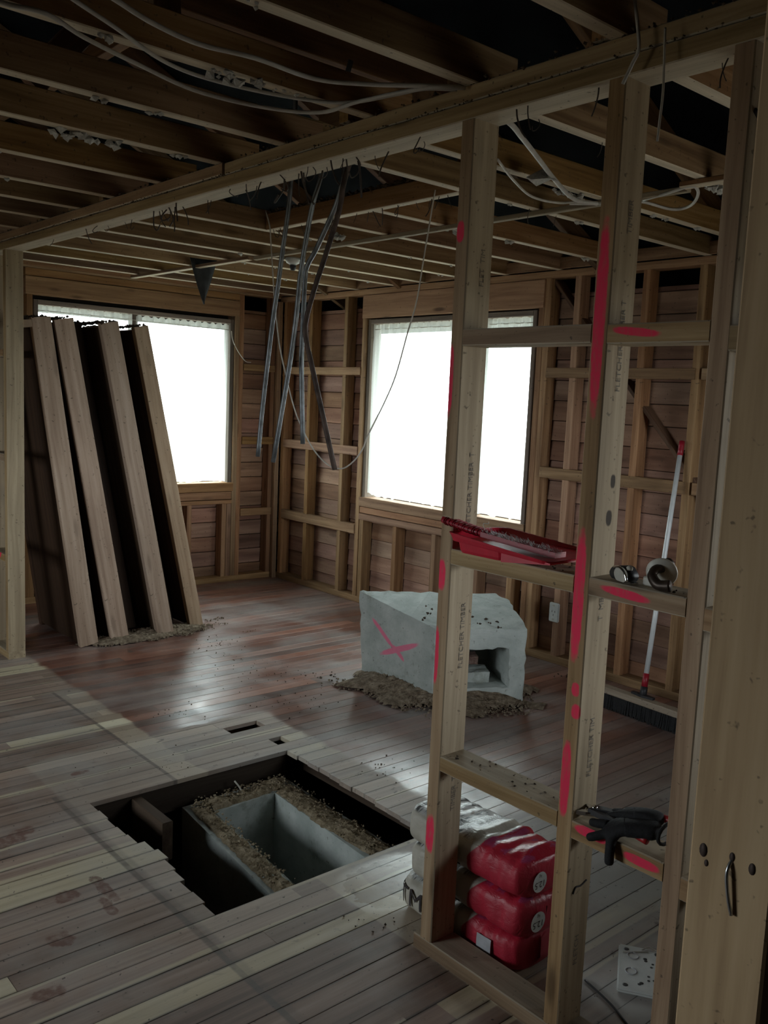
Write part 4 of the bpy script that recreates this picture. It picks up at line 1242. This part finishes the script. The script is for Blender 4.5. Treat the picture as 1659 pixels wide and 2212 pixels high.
for i in range(260):
    t = rb.random(); y = .085-.24*t; x0 = -.055+.02*t; z0 = .066-.026*t
    x = x0+rb.uniform(-.022, .022); z = z0+rb.uniform(-.004, .004); o_ = len(vs)
    dx, dz = rb.uniform(-.012, .004)-.012, rb.uniform(.004, .014); wv = .0012
    vs += [(x, y, z), (x, y+wv*2, z), (x+dx, y+rb.uniform(-.012, .008), z+dz)]; fs.append((o_, o_+1, o_+2))
b = link('bristles', pymesh('bristles', vs, fs, M['bristle_white']), None, br); b['kind'] = 'stuff'
tube('stray_hair', [(-.06, .09, .07), (-.063, .094, .086), (-.058, .08, .088), (-.062, .076, .094)], .0012, M['wire'], br, seg=4)

# ---- tape measure and door handle set on the right-hand nog
ZN = 1.243
tm = root('tape_measure', 'dark and silver tape measure lying on the nog left of the door handle', 'tape measure', (1.838, 1.218, ZN), (0, 0, -.35))
bm = bmesh.new()
prof = [(.036*math.cos(math.radians(a)), .017+.021*math.sin(math.radians(a))) for a in range(-40, 221, 13)]
prof = [(max(-.036, min(.036, a)), max(b, 0)) for a, b in prof]
fr = [bm.verts.new((-.019, a, b)) for a, b in prof]; bk = [bm.verts.new((.019, a, b)) for a, b in prof]
bm.faces.new(fr[::-1]); bm.faces.new(bk); m = len(prof)
for i in range(m): bm.faces.new((fr[i], fr[(i+1) % m], bk[(i+1) % m], bk[i]))
bmesh.ops.bevel(bm, geom=[e for e in bm.edges if abs(e.verts[0].co.x-e.verts[1].co.x) < 1e-5], offset=.004, segments=2, affect='EDGES')
bm_done(bm, 'case', M['black_plastic'], tm, smooth=True)
pr2 = [(.026*math.cos(math.radians(a))-.014, .020+.019*math.sin(math.radians(a))) for a in range(-60, 241, 20)]
vs = [(-.0203, a, max(b, .001)) for a, b in pr2]
link('side_plate', pymesh('side_plate', vs+[(v[0]+.002, v[1], v[2]) for v in vs], [tuple(range(len(vs)-1, -1, -1)), tuple(range(len(vs), 2*len(vs)))]+[(i, (i+1) % len(vs), len(vs)+(i+1) % len(vs), len(vs)+i) for i in range(len(vs))], M['cream']), None, tm)
tube('chrome_rim', [(-.021, .012, .034), (-.0215, -.012, .037), (-.0215, -.032, .026), (-.021, -.041, .008)], .0035, M['chrome'], tm, seg=8)
lathe('lock_button', [(.0075, 0), (.008, .006), (.004, .010)], M['cream'], tm, (-.006, -.028, .033), 12)
stick('hook', -.010, .008, -.047, -.036, .001, .006, M['chrome'], tm)

dh = root('door_handle', 'loose door handle with round pale rose plate and dark crooked lever on the nog', 'door handle', (1.85, 1.125, ZN))
k = lathe('rose', [(.0, -.004), (.034, -.004), (.036, 0), (.034, .005), (.0, .007)], M['cream'], dh, (0, 0, .037), 28, 'X'); k.rotation_euler = (0, -.25, .45)
stick('rose_foot', -.012, .014, .012, .040, .0005, .022, M['cream'], dh)
tube('lever', [(.004, -.001, .045), (-.018, .004, .046), (-.030, .006, .034), (-.036, -.004, .022), (-.038, -.018, .014), (-.036, -.034, .0145), (-.034, -.044, .016)], (.0095, .014), M['bronze'], dh, seg=12)
tube('spindle', [(.0, 0, .045), (.032, .012, .052)], .0045, M['bronze'], dh, seg=6)
lathe('rear_knob', [(.004, 0), (.012, .006), (.0155, .014), (.011, .022), (0.001, .024)], M['bronze'], dh, (.032, .012, .050), 16, 'X')

# ---- snips and gloves on the low nog
ZL = .6205
sn = root('tin_snips', 'red handled cutting snips with steel jaws under the black gloves', 'snips', (1.852, 1.18, ZL))
def flatbar(name, pts, wdt, th, mat, parent):
    vs, fs = [], []; P = [Vector(p) for p in pts]
    for i, q in enumerate(P):
        t = (P[min(i+1, len(P)-1)]-P[max(i-1, 0)]).normalized(); s = Vector((-t.y, t.x, 0)).normalized()*wdt[i]/2
        vs += [q-s, q+s, q+s+Vector((0, 0, th)), q-s+Vector((0, 0, th))]
    for i in range(len(P)-1):
        for k_ in range(4): fs.append((i*4+k_, i*4+(k_+1) % 4, (i+1)*4+(k_+1) % 4, (i+1)*4+k_))
    fs += [(3, 2, 1, 0), tuple((len(P)-1)*4+k_ for k_ in range(4))]
    return link(name, pymesh(name, vs, fs, mat), None, parent)
flatbar('jaw', [(-.03, .115, .012), (-.012, .10, .012), (.004, .085, .012)], [.006, .02, .026], .010, M['chrome'], sn)
flatbar('jaw', [(.012, .112, .020), (.006, .098, .020), (.002, .085, .020)], [.005, .015, .02], .009, M['chrome'], sn)
flatbar('arm', [(.002, .09, .016), (-.008, .04, .018), (-.014, .0, .020)], [.024, .018, .014], .014, M['black_plastic'], sn)
flatbar('arm', [(.004, .09, .020), (.02, .04, .024), (.03, .0, .028)], [.024, .018, .014], .012, M['black_plastic'], sn)
tube('grip', [(-.014, .005, .027), (-.022, -.04, .026), (-.026, -.09, .022)], .009, M['snip_red'], sn, seg=10)
tube('grip', [(.03, .005, .034), (.044, -.05, .052), (.046, -.115, .060)], .0095, M['snip_red'], sn, seg=10)
lathe('pivot', [(.008, 0), (.008, .005), (.004, .007)], M['chrome'], sn, (.003, .082, .030), 12)


def skin_thing(name, chains, mat, parent, sub=2):
    """chains: lists of (x, y, z, r), the first chain holds the root; a chain's first point may be an index into earlier points"""
    vs, es, rs_ = [], [], []
    for ch in chains:
        prev = None
        for p in ch:
            if isinstance(p, int): prev = p; continue
            vs.append(p[:3]); rs_.append(p[3] if not hasattr(p[3], '__len__') else p[3])
            if prev is not None: es.append((prev, len(vs)-1))
            prev = len(vs)-1
    me = bpy.data.meshes.new(name); me.from_pydata(vs, es, []); me.materials.append(mat)
    o = link(name, me, None, parent)
    m1 = o.modifiers.new('skin', 'SKIN'); m1.use_smooth_shade = True
    for i, sv in enumerate(me.skin_vertices[0].data):
        r = rs_[i]; sv.radius = (r, r) if not hasattr(r, '__len__') else r
    me.skin_vertices[0].data[0].use_root = True
    m2 = o.modifiers.new('sub', 'SUBSURF'); m2.levels = sub; m2.render_levels = sub
    return o


g1 = root('work_glove', 'black knitted work glove draped over the nog edge, fingers hanging down', 'glove', (0, 0, 0))
# palm chain: cuff near the third stud, lying on top, fingers going left and over the front edge
zt = ZL+.034
palm = [(1.862, 1.075, zt+.008, (.040, .024)), (1.852, 1.105, zt+.006, (.042, .024)), (1.835, 1.140, zt+.002, (.040, .022)), (1.822, 1.165, zt-.004, (.036, .020))]
skin_thing('knit_hand', [palm,
    [3, (1.822, 1.195, zt-.012, .0125), (1.815, 1.222, zt-.017, .0115), (1.812, 1.245, zt-.02, .0105)],
    [3, (1.802, 1.19, zt-.026, .0125), (1.788, 1.214, zt-.04, .0115), (1.784, 1.232, zt-.048, .0105)],
    [3, (1.796, 1.168, zt-.03, .0130), (1.783, 1.162, zt-.06, .0125), (1.779, 1.158, zt-.088, .0115)],
    [2, (1.845, 1.17, zt-.004, .0125), (1.855, 1.20, zt-.014, .0115), (1.86, 1.225, zt-.018, .0105)]], M['glove'], g1)
tube('cuff', [(1.865+.041*math.cos(a), 1.062, zt+.008+.025*math.sin(a)) for a in [2*math.pi*j/16 for j in range(17)]], .0045, M['glove'], g1, seg=6, sm=False)
g2 = root('work_glove', 'black work glove lying flat behind, bunched over the red snip handles', 'glove', (0, 0, 0))
zt = ZL+.040
palm = [(1.885, 1.085, zt+.012, (.028, .018)), (1.885, 1.115, zt+.018, (.030, .018)), (1.878, 1.145, zt+.014, (.028, .016)), (1.868, 1.17, zt+.006, (.026, .014))]
skin_thing('knit_hand', [palm,
    [3, (1.862, 1.195, zt-.004, .0105), (1.858, 1.22, zt-.014, .010), (1.856, 1.24, zt-.022, .009)],
    [3, (1.875, 1.20, zt-.002, .0105), (1.878, 1.225, zt-.012, .010)],
    [2, (1.892, 1.175, zt+.006, .0105), (1.892, 1.20, zt-.002, .009)]], M['glove'], g2)

# ---- push broom against the back wall
bc = Vector((4.165, 2.575, 0)); bd = Vector((.06, 1.0, 0)).normalized()
pb = root('push_broom', 'wide push broom with black bristles and white handle leaning on the back wall', 'broom', tuple(bc), (0, 0, math.atan2(bd.y, bd.x)))
HL = .29
stick('head_block', -HL, HL, -.03, .03, .088, .122, M['dust_top'], pb)
vs, fs = [], []
for i in range(900):
    x = rb.uniform(-HL+.005, HL-.005); y = rb.uniform(-.028, .028); o_ = len(vs); sp_ = rb.uniform(-.010, .010)+y*.25
    vs += [(x-.002, y, .089), (x+.002, y, .089), (x+sp_*.5+.002, y+sp_*.6, rb.uniform(.001, .008)), (x+sp_*.5-.002, y+sp_*.6, .002)]; fs.append((o_, o_+1, o_+2, o_+3))
b = link('bristles', pymesh('bristles', vs, fs, M['bristle_black']), None, pb); b['kind'] = 'stuff'
slab('bristle_core', -HL+.006, HL-.006, -.024, .024, .012, .088, M['bristle_black'], pb)
inv = Matrix.Rotation(-math.atan2(bd.y, bd.x), 4, 'Z') @ Matrix.Translation(-bc)
foot, tip = inv @ Vector((4.19, 2.60, .125)), inv @ Vector((4.595, 2.735, 1.492))
def on_(t): return foot.lerp(tip, t)
tube('socket_bracket', [on_(0)-Vector((0, 0, .002)), on_(.035)], .019, M['black_plastic'], pb, seg=12, n=2)
flatbar('bracket_strap', [foot+Vector((-.07, 0, -.003)), foot+Vector((0, 0, -.003)), foot+Vector((.07, 0, -.003))], [.02, .04, .02], .012, M['black_plastic'], pb)
hd = tube('handle', [on_(.085), on_(.94)], .0135, M['alu'], pb, seg=14, n=3)
tube('ferrule', [on_(.035), on_(.085)], .0165, M['dark_red'], hd, seg=12, n=2)['label'] = 'dark red ferrule'
tube('grip', [on_(.94), on_(.998)], .0155, M['dark_red'], hd, seg=12, n=3)['label'] = 'dark red grip'

# ---- socket plate on the back wall stud
so = root('wall_socket', 'white rectangular power socket fixed to the back wall stud behind the block', 'socket', (XB-.003, 3.545, .338))
bm = bmesh.new(); box_bm(bm, -.016, .004, -.037, .037, -.062, .062); bmesh.ops.bevel(bm, geom=bm.edges[:], offset=.005, segments=2, affect='EDGES')
bm_done(bm, 'plate', M['white_plastic'], so)
for zz in (-.045, .045): stick('clip', -.0175, -.016, -.008, .008, zz-.004, zz+.004, M['cream'], so)
for yy, rr_ in ((-.012, .5), (.012, -.5)): stick('slot', -.0166, -.0158, yy-.0018, yy+.0018, .0, .012, M['black_plastic'], so)
stick('slot', -.0166, -.0158, -.0018, .0018, -.022, -.010, M['black_plastic'], so)

# ---- loose electrical plate on the floor by the third stud
ep = root('electrical_plate', 'loose pale plastic electrical mounting plate full of holes, lying on the floor', 'plate', (2.255, 1.33, .001), (0, 0, math.radians(33)))
bm = bmesh.new(); box_bm(bm, -.115, .115, -.068, .068, 0, .012); bmesh.ops.bevel(bm, geom=bm.edges[:], offset=.004, segments=2, affect='EDGES')
bm_done(bm, 'plate', M['white_plastic'], ep)
hl = [(.09, .045, .008), (.09, -.045, .009), (-.09, -.048, .009), (-.09, .045, .008), (.055, -.01, .006), (.045, -.012, .005), (.035, -.032, .004), (.022, -.044, .004), (.018, -.028, .004),
      (-.03, -.02, .004), (-.045, -.035, .004), (-.05, -.02, .004), (-.068, .0, .006), (-.075, .006, .005), (-.08, -.055, .005)]
for (x, y, r) in hl:
    lathe('hole', [(r, .0118), (r, .0125), (r*.6, .0123)], M['black_plastic'], ep, (x, y, 0), 10)
for x, y in ((.06, .025), (-.02, .03)):
    tube('knockout_ring', [(x+.016*math.cos(a), y+.016*math.sin(a), .0125) for a in [2*math.pi*j/18 for j in range(19)]], .0016, M['grey_label'], ep, seg=5, sm=False)
for p, q in (((.02, -.055), (-.06, -.056)), ((.07, .055), (.095, -.02))):
    tube('moulded_rib', [(*p, .0125), (*q, .0125)], .002, M['cream'], ep, seg=5, n=2)
tube('plate_lead', [(.10, .0, .012), (.115, -.02, .016), (.112, -.045, .012), (.10, -.062, .004)], .0018, M['wire'], ep, seg=5)
# ---- debris on the nogs
cr = []
for (y0, y1, z, n) in ((1.36, 1.75, .629, 26), (1.38, 1.50, 1.240, 14), (1.70, 1.76, 1.240, 14), (1.04, 1.10, 1.243, 6)):
    for _ in range(n): cr.append((XP+rs.uniform(.01, .09), rs.uniform(y0, y1), z+.002, rs.uniform(.0015, .006)))
o = link('nog_crumbs', chunk_mesh('nog_crumbs', cr, M['crumb'], 31))
tag(o, 'dark grit lying along the tops of the partition nogs', 'crumbs', kind='stuff')
